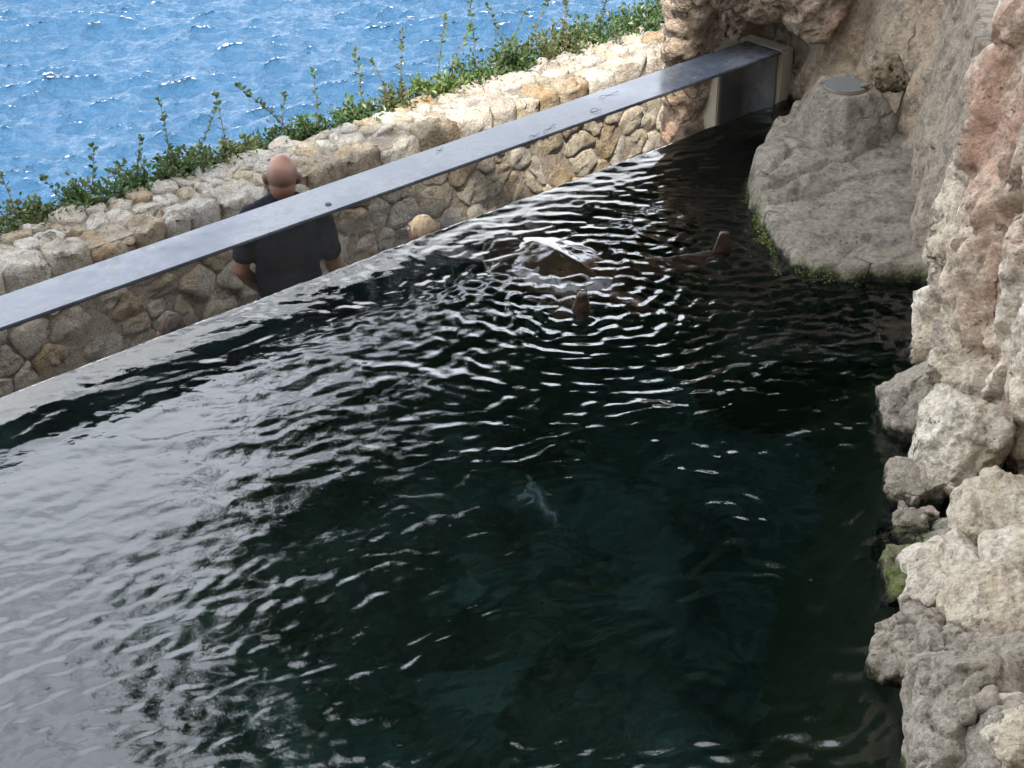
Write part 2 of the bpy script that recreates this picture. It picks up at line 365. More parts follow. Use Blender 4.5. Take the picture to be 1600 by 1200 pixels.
# ------------------------------------------------------------------ acrylic tank panel
def acrylic_mats():
    m, nt = mat_new('acrylic_pane'); b = NB(nt); v = b.objco((1, 1, 1), False)
    tr = b.n('ShaderNodeBsdfTransparent'); tr.inputs['Color'].default_value = (1.0, .985, .955, 1)
    gl = b.n('ShaderNodeBsdfGlossy'); gl.inputs['Roughness'].default_value = .01; gl.inputs['Color'].default_value = (1, 1, 1, 1)
    fr = b.n('ShaderNodeFresnel'); fr.inputs['IOR'].default_value = 1.45; gm = b.n('ShaderNodeNewGeometry')
    mx = b.n('ShaderNodeMixShader'); b.l(b.math('MULTIPLY', fr.outputs[0], b.math('SUBTRACT', 1.0, gm.outputs['Backfacing'])), mx.inputs[0]); b.l(tr.outputs[0], mx.inputs[1]); b.l(gl.outputs[0], mx.inputs[2])
    df = b.n('ShaderNodeBsdfDiffuse'); df.inputs['Color'].default_value = (.5, .52, .54, 1)
    sp = b.ramp(b.voro(v, 95, 'F1'), [(.05, 1), (.10, 0)]); sp = b.math('MULTIPLY', sp, b.ramp(b.noise(v, 7, 4), [(.5, 0), (.68, 1)]))
    hz = b.math('ADD', b.math('MULTIPLY', sp, .30), b.math('MULTIPLY', b.ramp(b.noise(v, 3, 6), [(.3, .3), (.7, 1)]), .032))
    m2 = b.n('ShaderNodeMixShader'); b.l(hz, m2.inputs[0]); b.l(mx.outputs[0], m2.inputs[1]); b.l(df.outputs[0], m2.inputs[2])
    o = b.n('ShaderNodeOutputMaterial'); b.l(m2.outputs[0], o.inputs['Surface'])
    m3, nt = mat_new('acrylic_top'); b = NB(nt); v = b.objco((1, 1, 1), False); vs = b.objco((1, 5, 5), False)
    n = b.noise(vs, 3.5, 7, .65); n2 = b.noise(v, 2.3, 8, .7); st = b.ramp(b.noise(v, 14, 7, .75), [(.52, 0), (.68, 1)])
    c = b.mix(n, (.045, .055, .075), (.085, .095, .12)); c = b.mix(b.ramp(n2, [(.45, 0), (.62, 1)]), c, (.13, .14, .155)); c = b.mix(b.math('MULTIPLY', st, .7), c, (.035, .035, .035))
    b.princ(c, b.ramp(n2, [(.35, .10), (.65, .36)]), b.bump(b.noise(v, 60, 4), .04, .002), IOR=1.45, **{'Specular IOR Level': .34})
    return m, m3
pane_m, top_m = acrylic_mats()
dark_m = simple('dark_sealant', (.02, .02, .022), .6)
SE = 5.23
root = empty('acrylic_panel', wp(-2.2, 0, 0), 'long clear acrylic tank wall with thick grey top edge along the pool', 'tank wall', WROT)
L = SE+2.2
obj('pane', bm_mesh('pane', box_bm(L, .02, 2.6+RIM-.012, (L/2, .01, (RIM-.012-2.6)/2))), pane_m, root)
obj('top_edge', bm_mesh('top_edge', box_bm(L, TH, .016, (L/2, TH/2-.001, RIM-.008), .003)), top_m, root)
obj('seal_line', bm_mesh('seal_line', box_bm(L, .004, .005, (L/2, -.0025, RIM-.012))), dark_m, root)
obj('end_edge', bm_mesh('end_edge', box_bm(.012, TH-.03, RIM-.02+.5, (L-.008, TH/2+.006, (RIM-.02-.5)/2))), top_m, root)
bm = bmesh.new(); bmesh.ops.create_cone(bm, cap_ends=True, segments=16, radius1=.016, radius2=.014, depth=.006)
obj('plug', bm_mesh('plug', bm), dark_m, root, (1.87+2.2, .07, RIM+.003))

# concrete pier and jamb at the end of the tank wall
pr = empty('concrete_pier', wp(SE, 0, 0), 'square beige concrete pier closing the right end of the acrylic wall', 'pier', WROT)
obj('pier_block', bm_mesh('pier_block', box_bm(.11, TH+.06, RIM+.8, (.06, TH/2+.03, (RIM-.8)/2), .006)), M['concrete'], pr)
obj('jamb_shade_panel', bm_mesh('jamb_shade_panel', box_bm(.20, .006, 2.2, (-.102, TH+.006, -.80))), simple('dark_panel', (.035, .042, .055), .35, .2, 3), pr)  # dark sheet whose colour stands for shade and dirty acrylic over the jamb
obj('jamb', bm_mesh('jamb', box_bm(.22, .34, 2.2, (-.11, TH+.185, -.80), .006)), M['concrete'], pr)

# ------------------------------------------------------------------ ground behind the tank: walkway, planting strip, cliff
def strip(name, q0, q1, s0, s1, zt, zb, mt):
    V = [wp(s, q, z) for z in (zb, zt) for s, q in ((s0, q0), (s1, q0), (s1, q1), (s0, q1))]
    F = [(3, 2, 1, 0), (4, 5, 6, 7), (0, 1, 5, 4), (1, 2, 6, 5), (2, 3, 7, 6), (3, 0, 4, 7)]
    o = obj(name, mesh(name, V, F, False), mt); o['kind'] = 'structure'; return o
strip('walkway', .26, 1.36, -6, 9, FLOORZ, FLOORZ-.4, M['pavement'])
soil = simple('soil', (.12, .085, .055), .95, .4, 8, .5)
strip('planting_strip', 1.72, 2.02, -6, 9, -.26, -3, soil)
strip('cliff_base', .3, 2.01, -6, 9, FLOORZ-.401, SEAZ-1, M['cliff_grey'])

# ------------------------------------------------------------------ dry stone wall
def clip_cell(c, pts, box):
    poly = [np.array(p) for p in ((box[0], box[2]), (box[1], box[2]), (box[1], box[3]), (box[0], box[3]))]
    for p in pts:
        dv = p-c; L2 = dv@dv
        if L2 < 1e-9 or L2 > 1.2: continue
        mid = (p+c)/2; out = []
        for i in range(len(poly)):
            a, b2 = poly[i], poly[(i+1) % len(poly)]; da, db = (a-mid)@dv, (b2-mid)@dv
            if da <= 0: out.append(a)
            if (da < 0 < db) or (db < 0 < da): out.append(a+(b2-a)*(da/(da-db)))
        poly = out
        if len(poly) < 3: return None
    return np.array(poly)
def cells(u0, u1, v0, v1, size, relax=2, jit=.85, aspect=1.0):
    nu = max(1, int((u1-u0)/(size*aspect))); nv = max(1, round((v1-v0)/size)); pts = []
    for j in range(nv):
        for i in range(nu):
            pts.append([u0+(i+.5+(.5 if j % 2 else 0)*.9+jit*(rng.random()-.5))*(u1-u0)/nu, v0+(j+.5+jit*.8*(rng.random()-.5))*(v1-v0)/nv])
    pts = np.array(pts); pts[:, 0] = np.clip(pts[:, 0], u0+.01, u1-.01)
    extra = pts[rng.random(len(pts)) < .22]; pts = np.concatenate([pts, extra+rng.normal(size=extra.shape)*size*.35])
    pts[:, 1] = np.clip(pts[:, 1], v0+.01, v1-.01)
    for r in range(relax):
        ps = [clip_cell(p, pts, (u0, u1, v0, v1)) for p in pts]
        pts = np.array([p if q is None else p*.45+q.mean(0)*.55 for p, q in zip(pts, ps)])
    return [q for q in (clip_cell(p, pts, (u0, u1, v0, v1)) for p in pts) if q is not None]
def stone_mesh(poly, o3, uu, vv, ww, gap, bulge, depth, tilt, n=22, rough=.012, side=None):
    c = poly.mean(0); p = poly
    for k in range(2):       # round the corners
        cc_ = .13
        q = []
        for i in range(len(p)):
            a, b2 = p[i], p[(i+1) % len(p)]; q += [a*(1-cc_)+b2*cc_, a*cc_+b2*(1-cc_)]
        p = np.array(q)
    seg = np.linalg.norm(np.roll(p, -1, 0)-p, axis=1); cum = np.concatenate([[0], np.cumsum(seg)]); pp = np.vstack([p, p[:1]])
    t = np.linspace(0, cum[-1], n, endpoint=False); p = np.stack([np.interp(t, cum, pp[:, k]) for k in (0, 1)], 1)
    r = p-c; R = np.linalg.norm(r, axis=1); rmin = R.mean()
    p = c+r*(1-gap/np.maximum(R, gap*1.5))[:, None]
    rings = side or [(.92, -depth), (1.0, -depth*.45), (1.0, .0), (.965, bulge*.6), (.86, bulge*.9), (.5, bulge), (.2, bulge*1.02)]
    V = []
    sd = rng.random()*50
    for sc, hh in rings:
        for k in range(n):
            w = c+(p[k]-c)*sc; hz = hh+(tilt[0]*(w[0]-c[0])+tilt[1]*(w[1]-c[1]))
            V.append(o3+uu*w[0]+vv*w[1]+ww*hz)
    V.append(o3+uu*c[0]+vv*c[1]+ww*(bulge*1.02)); V = np.array(V); nr = len(rings); F = []
    nz = np.stack([fbm(V*9+sd, 3), fbm(V*9+sd+31, 3), fbm(V*9+sd+67, 3)], 1)*rough
    f1, f2, idd = worley(V*14+sd); nz += (ww*.8+rng.normal(size=3)*.25)*((idd-.5)*rough*2.0*sstep(0, .12, f2-f1))[:, None]
    V = V+nz
    for i in range(nr-1):
        for k in range(n): F.append((i*n+k, i*n+(k+1) % n, (i+1)*n+(k+1) % n, (i+1)*n+k))
    for k in range(n): F.append(((nr-1)*n+k, (nr-1)*n+(k+1) % n, nr*n))
    F.append(tuple(range(n))[::-1])
    return V, F
WD = 1.30; WT = -.115; WW = .47
wall = empty('stone_wall', wp(2, WD, FLOORZ), 'low rubble stone wall of pale limestone between the walkway and the sea', 'wall')
wloc = wp(2, WD, FLOORZ)
def add_stone(V, F, weights):
    me = mesh('stone', V-wloc, F); k = rng.choice(4, p=weights)
    c = me.vertices[0].co.copy()
    obj('stone', me, STONES[k], wall)
z3 = np.array([0, 0, 1.])
# coping: front row of blocks, then small flat stones behind
for poly in cells(-1.6, 7.2, .0, .21, .21, 1, .6, 1.35):
    dz = rng.normal()*.012; b_ = .02+.02*rng.random(); dp = .17+.05*rng.random()
    V, F = stone_mesh(poly, wp(0, WD-.02, WT-.035+dz), D, N, z3, .002, b_, dp, rng.normal(size=2)*.12, 24, .028,
                      [(.90, -dp), (.97, -dp*.75), (1.0, -dp*.45), (1.0, -dp*.10), (.98, b_*.25), (.90, b_*.85), (.5, b_), (.22, b_)])
    add_stone(V, F, [.3, .3, .25, .15])
for poly in cells(-1.6, 7.2, .21, WW+.03, .125, 1, 1.0, 1.3):
    V, F = stone_mesh(poly, wp(0, WD, WT-.035+rng.normal()*.008), D, N, z3, .001, .014+.016*rng.random(), .07, rng.normal(size=2)*.10, 20, .017)
    add_stone(V, F, [.35, .38, .12, .15])
for poly in cells(-.6, 6.1, -1.02, -.29, .20, 1, 1.0, 1.15):
    V, F = stone_mesh(poly, wp(0, WD+.03, 0), D, z3, -N, .002, .010+.024*rng.random(), .05, rng.normal(size=2)*.10, 24, .016)
    add_stone(V, F, [.40, .34, .11, .15])
mb = bmesh.new(); box_bm(10.6, WW-.03, -FLOORZ+WT-.034, (0, 0, 0), 0, mb)
me = bm_mesh('mortar', mb); me.transform(Matrix.Rotation(WROT, 4, 'Z'))
obj('mortar', me, M['mortar'], wall, Vector(wp(2, WD+.023+(WW-.03)/2, (WT-.034+FLOORZ)/2)-wloc))

# ------------------------------------------------------------------ rock generators
def displace(V, Nn, spec, seed):
    d = np.zeros(len(V))
    for kind, f, a in spec:
        f = np.array(f if hasattr(f, '__len__') else (f,)*3, float); P = V*f+seed
        if kind == 'f': d += a*fbm(P, 5, .55)
        elif kind == 'r': d -= a*(1-sstep(0, .16, np.abs(fbm(P, 3))))          # grooves
        elif kind == 'w': f1, f2, i = worley(P+.25*np.stack([perlin(P*2), perlin(P*2+9), perlin(P*2+20)], 1)); d += a*((i-.5)*1.6*sstep(0, .12, f2-f1)-.35*(1-sstep(0, .1, f2-f1)))
        elif kind == 'p': f1, f2, i = worley(P); d -= a*(1-sstep(.12, .34, f1))*(i > .45)   # pits
    return V+Nn*d[:, None]
def finish(me, spec, seed):
    n = len(me.vertices); co = np.empty(n*3); me.vertices.foreach_get('co', co); no = np.empty(n*3); me.vertices.foreach_get('normal', no)
    V = co.reshape(-1, 3)
    for kind, f, a in spec:
        if kind == 'c':      # chisel flat faces
            rg = np.random.default_rng(int(seed*1000)); V = V+.012*np.stack([perlin(V*6+seed+q) for q in (0, 9, 21)], 1)
            for q in range(f):
                d = rg.normal(size=3); d /= np.linalg.norm(d); pr = V@d; cut = pr.max()-a*(pr.max()-pr.min())*(.3+.9*rg.random()); V = V-d*(np.clip(pr-cut, 0, None)*.9)[:, None]
    V = displace(V, no.reshape(-1, 3), [x for x in spec if x[0] != 'c'], seed)
    me.vertices.foreach_set('co', V.ravel()); me.update(); me.polygons.foreach_set('use_smooth', [True]*len(me.polygons))
def remesh_bm(bm, name, voxel):
    me = bpy.data.meshes.new(name); bm.to_mesh(me); bm.free()
    o = bpy.data.objects.new(name, me); COL.objects.link(o)
    md = o.modifiers.new('r', 'REMESH'); md.mode = 'VOXEL'; md.voxel_size = voxel
    dg = bpy.context.evaluated_depsgraph_get()
    m2 = bpy.data.meshes.new_from_object(o.evaluated_get(dg)); COL.objects.unlink(o); bpy.data.objects.remove(o); bpy.data.meshes.remove(me)
    m2.name = name; return m2
def add_blob(bm, c, r, rot=(0, 0, 0), sub=3, box=0.):
    g = bmesh.ops.create_icosphere(bm, subdivisions=sub, radius=1)
    m = Matrix.Translation(Vector(c)) @ Euler(rot).to_matrix().to_4x4()
    for v in g['verts']:
        p = np.array(v.co)
        if box: p = p/np.power((np.abs(p)**(2+6*box)).sum(), 1/(2+6*box))
        v.co = m @ Vector(p*np.array(r))
def rock(name, label, blobs, mt, spec, voxel=.02, cat='rock', seed=None, group=None):
    """blobs: (x, y, z, rx, ry, rz[, rot[, boxiness]])"""
    c = np.array([b_[:3] for b_ in blobs]); base = np.array([c[:, 0].mean(), c[:, 1].mean(), min(b_[2]-b_[5] for b_ in blobs)])
    bm = bmesh.new()
    for b_ in blobs:
        rot = b_[6] if len(b_) > 6 else (0, 0, 0); bx = b_[7] if len(b_) > 7 else .12
        add_blob(bm, np.array(b_[:3])-base, b_[3:6], rot, 3, bx)
    me = remesh_bm(bm, name, voxel); finish(me, spec, (seed if seed is not None else random.random()*90))
    o = obj(name, me, mt, None, base); return tag(o, label, cat, group)
def at(px, py, Y):
    """a point on the photographed sight line, at its own real distance Y"""
    dx, dy = (px-800)/FPX, (600-py)/FPX; cp, sp = math.cos(PITCH), math.sin(PITCH)
    ry, rz = cp+dy*sp, -sp+dy*cp; t = Y/ry; return (dx*t, Y, H+rz*t)
def bl(px, py, Y, rx, ry, rz, rot=(0, 0, 0), bx=.12): return (*at(px, py, Y), rx*1.13, ry*1.13, rz*1.13, rot, bx)
ROUGH = [('c', 18, .09), ('f', 2.2, .05), ('w', 3.5, .035), ('f', 9, .012), ('r', 3, .02)]
FINE = [('c', 22, .13), ('f', 4, .022), ('w', 5, .010), ('f', 18, .007), ('r', 4, .014), ('r', 9, .008), ('f', 40, .003)]

# curtain cliffs
def curtain(name, label, pts, z0, z1, lean, thick, st, mt, spec, seed):
    pts = np.array(pts, float); seg = np.linalg.norm(np.diff(pts, axis=0), axis=1); cum = np.concatenate([[0], np.cumsum(seg)])
    nu = int(cum[-1]/st); nv = int((z1-z0)/st); t = np.linspace(0, cum[-1], nu)
    def cr(k):      # smooth the plan line
        y = np.interp(t, cum, pts[:, k]); w = max(3, int(.22/st)); ker = np.hanning(w+2)[1:-1]; ker /= ker.sum()
        return np.convolve(np.pad(y, w, mode='reflect', reflect_type='odd'), ker, 'same')[w:-w]
    x, y = cr(0), cr(1); tx, ty = np.gradient(x), np.gradient(y); ln = np.hypot(tx, ty); nx_, ny_ = -ty/ln, tx/ln      # left of travel
    base = np.array([x.mean(), y.mean(), z0]); zs = np.linspace(z0, z1, nv)
    V = np.zeros((nu, nv, 3)); Nn = np.zeros((nu, nv, 3))
    sgn = -1.0     # the pool lies to the right of travel
    for j, z in enumerate(zs):
        off = lean(z)
        V[:, j, 0] = x-sgn*nx_*off; V[:, j, 1] = y-sgn*ny_*off; V[:, j, 2] = z
        Nn[:, j, 0] = sgn*nx_; Nn[:, j, 1] = sgn*ny_
    Vd = displace(V.reshape(-1, 3)-base, Nn.reshape(-1, 3), spec, seed).reshape(nu, nv, 3)
    back = np.stack([x-sgn*nx_*thick-base[0], y-sgn*ny_*thick-base[1]], 1)
    Vs = []; F = []; R = nv+2
    for i in range(nu):
        Vs += [Vd[i, j] for j in range(nv)]+[np.array([back[i, 0], back[i, 1], z1-base[2]]), np.array([back[i, 0], back[i, 1], 0.])]
    for i in range(nu-1):
        for k in range(R): F.append((i*R+k, i*R+(k+1) % R, (i+1)*R+(k+1) % R, (i+1)*R+k))
    F.append(tuple(range(R))); F.append(tuple((nu-1)*R+k for k in range(R))[::-1])
    me = mesh(name, Vs, F); bm = bmesh.new(); bm.from_mesh(me); bmesh.ops.recalc_face_normals(bm, faces=bm.faces); bm.to_mesh(me); bm.free()
    return tag(obj(name, me, mt, None, base), label, 'cliff')
curtain('rock_cliff', 'smooth grey rock face rising behind the ledge and round steel plate',
        [(1.50, 10.62), (1.62, 10.36), (1.78, 10.16), (2.02, 9.98), (2.20, 9.62), (2.21, 9.2), (2.12, 8.7), (2.06, 8.2), (2.0, 7.75), (1.95, 7.4), (1.94, 7.05), (2.1, 6.7), (2.6, 6.5)],
        -.9, 1.2, lambda z: .10*z+.03*z*z, 1.2, .022, M['cliff_grey'],
        [('f', (1.6, 1.6, .8), .09), ('w', (3.2, 3.2, 1.2), .05), ('f', (7, 7, 5), .014), ('r', (2.2, 2.2, 1.0), .03)], 3.3)
curtain('rock_cliff', 'pink and yellow streaked craggy rock face at the right of the pool',
        [(2.7, 7.75), (2.06, 7.42), (1.89, 7.18), (1.88, 6.85), (1.94, 6.5), (2.01, 6.1), (2.08, 5.6), (2.02, 5.0), (1.98, 4.4), (1.95, 3.6), (1.95, 2.6)],
        -.5, 3.4, lambda z: .02*z-.06*np.sin(z*2.2), 1.0, .02, M['cliff_pink'],
        [('f', (2.2, 2.2, .7), .09), ('w', (5, 5, 1.6), .07), ('f', (11, 11, 6), .02), ('r', (4, 4, 1.1), .045), ('w', (12, 12, 5), .022), ('f', (26, 26, 14), .007), ('r', (9, 9, 3), .02)], 21.7)

# ------------------------------------------------------------------ the flat ledge (height surface with steep sides)
def inside_dist(P, poly):
    d = np.full(len(P), 9.); ins = np.zeros(len(P), bool)
    for i in range(len(poly)):
        a, b2 = poly[i], poly[(i+1) % len(poly)]; ab = b2-a
        t = np.clip(((P-a)@ab)/(ab@ab), 0, 1); d = np.minimum(d, np.linalg.norm(P-(a+t[:, None]*ab), axis=1))
        c = ((a[1] > P[:, 1]) != (b2[1] > P[:, 1])) & (P[:, 0] < (b2[0]-a[0])*(P[:, 1]-a[1])/(b2[1]-a[1]+1e-12)+a[0]); ins ^= c
    return np.where(ins, d, -d)
def line_dist(P, pl):
    d = np.full(len(P), 9.)
    for a, b2 in zip(pl[:-1], pl[1:]):
        a, b2 = np.array(a), np.array(b2); ab = b2-a; t = np.clip(((P-a)@ab)/(ab@ab), 0, 1); d = np.minimum(d, np.linalg.norm(P-(a+t[:, None]*ab), axis=1))
    return d
DISC = np.array([1.835, 9.38, .435])
def make_ledge():
    poly = np.array([(1.28, 9.05), (1.23, 8.7), (1.26, 8.3), (1.33, 7.97), (1.45, 7.84), (1.7, 7.80), (2.02, 7.76), (2.4, 7.8), (2.5, 9.9), (1.9, 10.05), (1.62, 9.9), (1.47, 9.6), (1.36, 9.3)])
    st = .014; xs = np.arange(1.02, 2.5, st); ys = np.arange(7.6, 10.1, st); X, Y = np.meshgrid(xs, ys)
    P = np.stack([X.ravel(), Y.ravel()], 1); x, y = P.T; P3 = np.stack([x, y, 0*x], 1)
    sd = inside_dist(P, poly)+.05*fbm(P3*4, 4)
    h = .075+.095*sstep(7.8, 9.2, y)+.03*fbm(P3*2.2, 4)
    h += .05*np.exp(-((x-1.46)**2/.03+(y-8.98)**2/.06))                        # hump on the pool side
    rm = np.hypot(x-DISC[0], (y-DISC[1])*1.0); rm += .05*perlin(P3*4)+.03*perlin(P3*9+7)
    h = np.maximum(h, h*.3+.40*(1-sstep(.12, .40, rm)))
    h += .035*(1-sstep(.0, .5, np.abs(x-2.15)))
    for pl, wdt, dep in (([(1.30, 8.62), (1.48, 8.72), (1.62, 8.86), (1.80, 8.95), (2.08, 9.2)], .016, .035), ([(1.34, 8.5), (1.55, 8.56), (1.75, 8.72), (2.1, 8.8)], .016, .03),
                         ([(1.33, 8.74), (1.5, 8.98), (1.47, 9.12)], .012, .025), ([(1.5, 8.6), (1.52, 8.75)], .01, .02), ([(1.65, 8.0), (1.85, 8.15), (2.0, 8.12)], .01, .012)):
        dl = line_dist(P+.03*np.stack([perlin(P3*9), perlin(P3*9+40)], 1), pl); h -= dep*np.exp(-(dl/wdt)**2)
        h += .02*np.exp(-(dl/.09)**2)*(.5+.5*perlin(P3*3+4))
    f1, f2, i = worley(np.stack([x*3.2, y*3.2, 0*x+2], 1)); h += .022*(i-.5)*sstep(0, .15, f2-f1)
    h += .007*fbm(P3*14, 4)
    fl = 1-sstep(.13, .18, np.hypot(x-DISC[0], y-DISC[1])); h = h*(1-fl)+(DISC[2]-.006)*fl
    side = sstep(-.10, .07, sd); z = -.75+(h+.75)*side
    z = np.where(sd > .07, h, z); idx = np.arange(len(P)).reshape(X.shape)
    V = np.stack([x, y, z], 1); base = np.array([1.7, 8.6, -.75]); F = np.stack([idx[:-1, :-1], idx[:-1, 1:], idx[1:, 1:], idx[1:, :-1]], -1).reshape(-1, 4)
    o = obj('rock_ledge', mesh('rock_ledge', V-base, F), M['grey_rock'], None, base)
    tag(o, 'flat cracked grey rock ledge with mossy edge jutting into the pool', 'rock ledge')
make_ledge()
# steel plate on the mound
steel = simple('steel', (.15, .15, .145), .5, .15, 14, .05, Metallic=.3)
rust = simple('rust', (.12, .085, .06), .85, .4, 30, .4)
pl = empty('cover_plate', DISC+np.array([0, 0, .0]), 'round grey steel plate set in the top of the rock mound', 'plate')
bm = bmesh.new(); bmesh.ops.create_cone(bm, cap_ends=True, segments=40, radius1=.118, radius2=.116, depth=.012)
obj('disc', bm_mesh('disc', bm), steel, pl, (0, 0, .006))
bm = bmesh.new(); bmesh.ops.create_cone(bm, cap_ends=True, segments=40, radius1=.128, radius2=.124, depth=.012); obj('rim', bm_mesh('rim', bm), rust, pl, (0, 0, -.004))
rock('pebble', 'small brown pebble at the edge of the round steel plate', [(DISC[0]+.095, DISC[1]-.045, DISC[2]+.024, .022, .016, .013), (DISC[0]+.11, DISC[1]-.05, DISC[2]+.03, .012, .01, .01)], M['porous_rock'], [('f', 30, .003)], .004, 'pebble')
rock('porous_rock', 'lumpy ochre rock full of holes wedged beside the mound with the steel plate',
     [bl(1385, 118, 9.42, .085, .09, .075), bl(1372, 108, 9.40, .06, .05, .06), bl(1402, 128, 9.40, .055, .06, .05), bl(1388, 98, 9.44, .05, .05, .05)], M['porous_rock'],
     [('f', 9, .02), ('p', 14, .05), ('p', 25, .022), ('f', 30, .006)], .008)
# ------------------------------------------------------------------ arch of rock over the end of the tank wall
rock('rock_arch', 'ochre and pink rock arch hanging over the far end of the acrylic wall',
     [(1.13, 10.66, -1.1, .20, .24, .5), (1.15, 10.66, -.4, .20, .24, .5), (1.12, 10.62, .15, .19, .24, .4), (1.07, 10.55, .5, .17, .26, .4), (1.10, 10.5, .85, .17, .28, .4),
      (1.25, 10.42, .86, .28, .3, .30), (1.5, 10.36, .86, .28, .3, .35), (1.75, 10.28, .86, .26, .3, .36), (1.4, 10.6, .9, .45, .45, .3), (1.7, 10.5, .95, .5, .4, .3),
      (1.77, 10.12, .62, .10, .12, .15), (1.66, 10.16, .60, .08, .1, .11), (1.5, 11.25, .1, .45, .25, .9)], M['arch_rock'],
     [('c', 16, .03), ('f', 2.5, .05), ('w', 4.5, .02), ('f', 11, .016), ('r', 4, .025), ('r', 9, .012), ('p', 9, .02), ('f', 26, .005)], .024, 'rock arch', 8.1)
# ------------------------------------------------------------------ boulders along the right bank
rock('boulder', 'smooth grey rounded boulder standing in the water beside the tall white boulder',
     [bl(1425, 640, 6.55, .13, .2, .22), bl(1440, 610, 6.6, .14, .2, .14), bl(1430, 690, 6.5, .10, .16, .16), bl(1425, 720, 6.5, .1, .16, .2)], M['mid_rock'], FINE, .014, 'boulder')
rock('boulder', 'yellow and white pitted block lying over the grey rounded boulder',
     [bl(1490, 585, 6.62, .17, .2, .09), bl(1430, 605, 6.58, .09, .12, .07), bl(1530, 610, 6.5, .12, .2, .12)], M['cream_rock'], FINE+[('p', 9, .03)], .013, 'boulder')
rock('boulder', 'tall white boulder with a rounded front left of the orange streaked cliff',
     [bl(1492, 700, 6.05, .15, .18, .20), bl(1505, 645, 6.15, .14, .18, .13), bl(1525, 710, 6.05, .12, .16, .22), bl(1470, 740, 6.05, .09, .13, .2), bl(1483, 785, 6.0, .10, .14, .12)], M['pale_rock'], FINE, .013, 'boulder')
rock('rock_slab', 'reddish grey slab resting above the yellow and white block',
     [bl(1505, 542, 6.85, .14, .2, .055, (0, .12, 0)), bl(1540, 535, 6.8, .12, .2, .06)], M['slab_rock'], FINE, .012, 'rock slab')
rock('rock', 'small grey mossy rock at the waterline under the grey rounded boulder',
     [bl(1413, 768, 5.95, .07, .12, .12), bl(1445, 775, 5.9, .08, .12, .13)], M['mid_rock'], FINE, .010)
rock('rock', 'small angular grey rock touching the water below the mossy one',
     [bl(1414, 820, 5.72, .055, .08, .07), bl(1435, 830, 5.7, .05, .08, .08), bl(1435, 855, 5.65, .07, .08, .09)], M['mid_rock'], FINE, .009)
rock('rock', 'dark rock with a thick green moss patch at the waterline',
     [bl(1400, 885, 5.42, .055, .08, .10), bl(1408, 920, 5.3, .06, .09, .10), bl(1425, 880, 5.38, .06, .08, .07), bl(1398, 950, 5.2, .05, .07, .07)], M['mossy_rock'], FINE, .009)
rock('boulder', 'large cream boulder with a bright flat face in the middle of the rock pile',
     [bl(1478, 900, 5.28, .15, .2, .13, (0, .3, 0), .35), bl(1445, 855, 5.4, .09, .14, .1), bl(1505, 955, 5.15, .13, .2, .11, (0, .5, 0), .3), bl(1455, 930, 5.25, .08, .12, .08)], M['pale_rock'], FINE, .013, 'boulder')
rock('boulder', 'wide cream boulder below the white one and against the cliff',
     [bl(1540, 815, 5.55, .17, .2, .10), bl(1505, 830, 5.55, .09, .13, .1), bl(1590, 790, 5.6, .12, .2, .1), bl(1600, 830, 5.5, .1, .15, .1)], M['cream_rock'], FINE, .013, 'boulder')
rock('rock', 'pale rock with a deep round hole beside the large cream boulder',
     [bl(1568, 866, 5.2, .075, .1, .05), bl(1597, 862, 5.2, .08, .1, .06)], M['pale_rock'], [('f', 6, .012), ('p', (7, 7, 7), .05), ('f', 22, .004)], .009)
rock('rock', 'small rust brown rock wedged under the white boulder',
     [bl(1456, 806, 5.75, .045, .06, .04), bl(1446, 818, 5.75, .03, .04, .03)], M['slab_rock'], FINE, .008)
rock('boulder', 'long yellowish boulder sloping down to the bottom right of the pile',
     [bl(1545, 975, 4.95, .14, .2, .11, (0, .6, 0), .3), bl(1590, 915, 5.05, .13, .2, .11), bl(1592, 1010, 4.8, .11, .2, .14), bl(1525, 925, 5.1, .10, .16, .09), bl(1582, 1050, 4.7, .1, .16, .12)], M['cream_rock'], FINE, .014, 'boulder')
rock('rock', 'layered grey ridge slanting between the cream boulders and the water',
     [bl(1425, 950, 5.1, .10, .08, .045, (0, .7, 0), .4), bl(1465, 985, 4.95, .12, .08, .045, (0, .75, 0), .4), bl(1500, 1030, 4.8, .13, .09, .05, (0, .75, 0), .4), bl(1430, 990, 4.95, .10, .08, .05, (0, .7, 0), .4), bl(1525, 1050, 4.7, .1, .09, .06, (0, .7, 0), .4), bl(1460, 1030, 4.8, .12, .09, .06, (0, .7, 0), .4), bl(1430, 1040, 4.8, .08, .1, .1)], M['mid_rock'], FINE, .010)
rock('rock', 'rounded grey rock with ochre algae foot jutting furthest into the water',
     [bl(1385, 1000, 4.92, .06, .1, .09), bl(1375, 1025, 4.88, .05, .09, .08), bl(1408, 985, 4.95, .06, .09, .08), bl(1405, 1045, 4.82, .07, .1, .07)], M['mid_rock'], FINE, .010)
rock('boulder', 'big grey boulder with deep grooves at the bottom edge of the pool',
     [bl(1462, 1130, 4.50, .09, .16, .24, (0, -.12, 0)), bl(1495, 1110, 4.45, .10, .16, .2, (0, .1, 0)), bl(1535, 1130, 4.4, .12, .16, .16), bl(1490, 1190, 4.3, .14, .2, .2), bl(1480, 1065, 4.65, .09, .12, .09), bl(1560, 1085, 4.5, .12, .12, .12)], M['mid_rock'], [('c', 20, .08), ('f', 3, .03), ('r', (6, 6, 1.5), .025), ('f', 16, .008)], .011, 'boulder')
rock('rock', 'small round cream knob on top of the grooved grey boulder',
     [bl(1580, 1108, 4.28, .05, .05, .04), bl(1572, 1112, 4.26, .04, .05, .04)], M['pale_rock'], [('f', 8, .01), ('f', 25, .004)], .007)
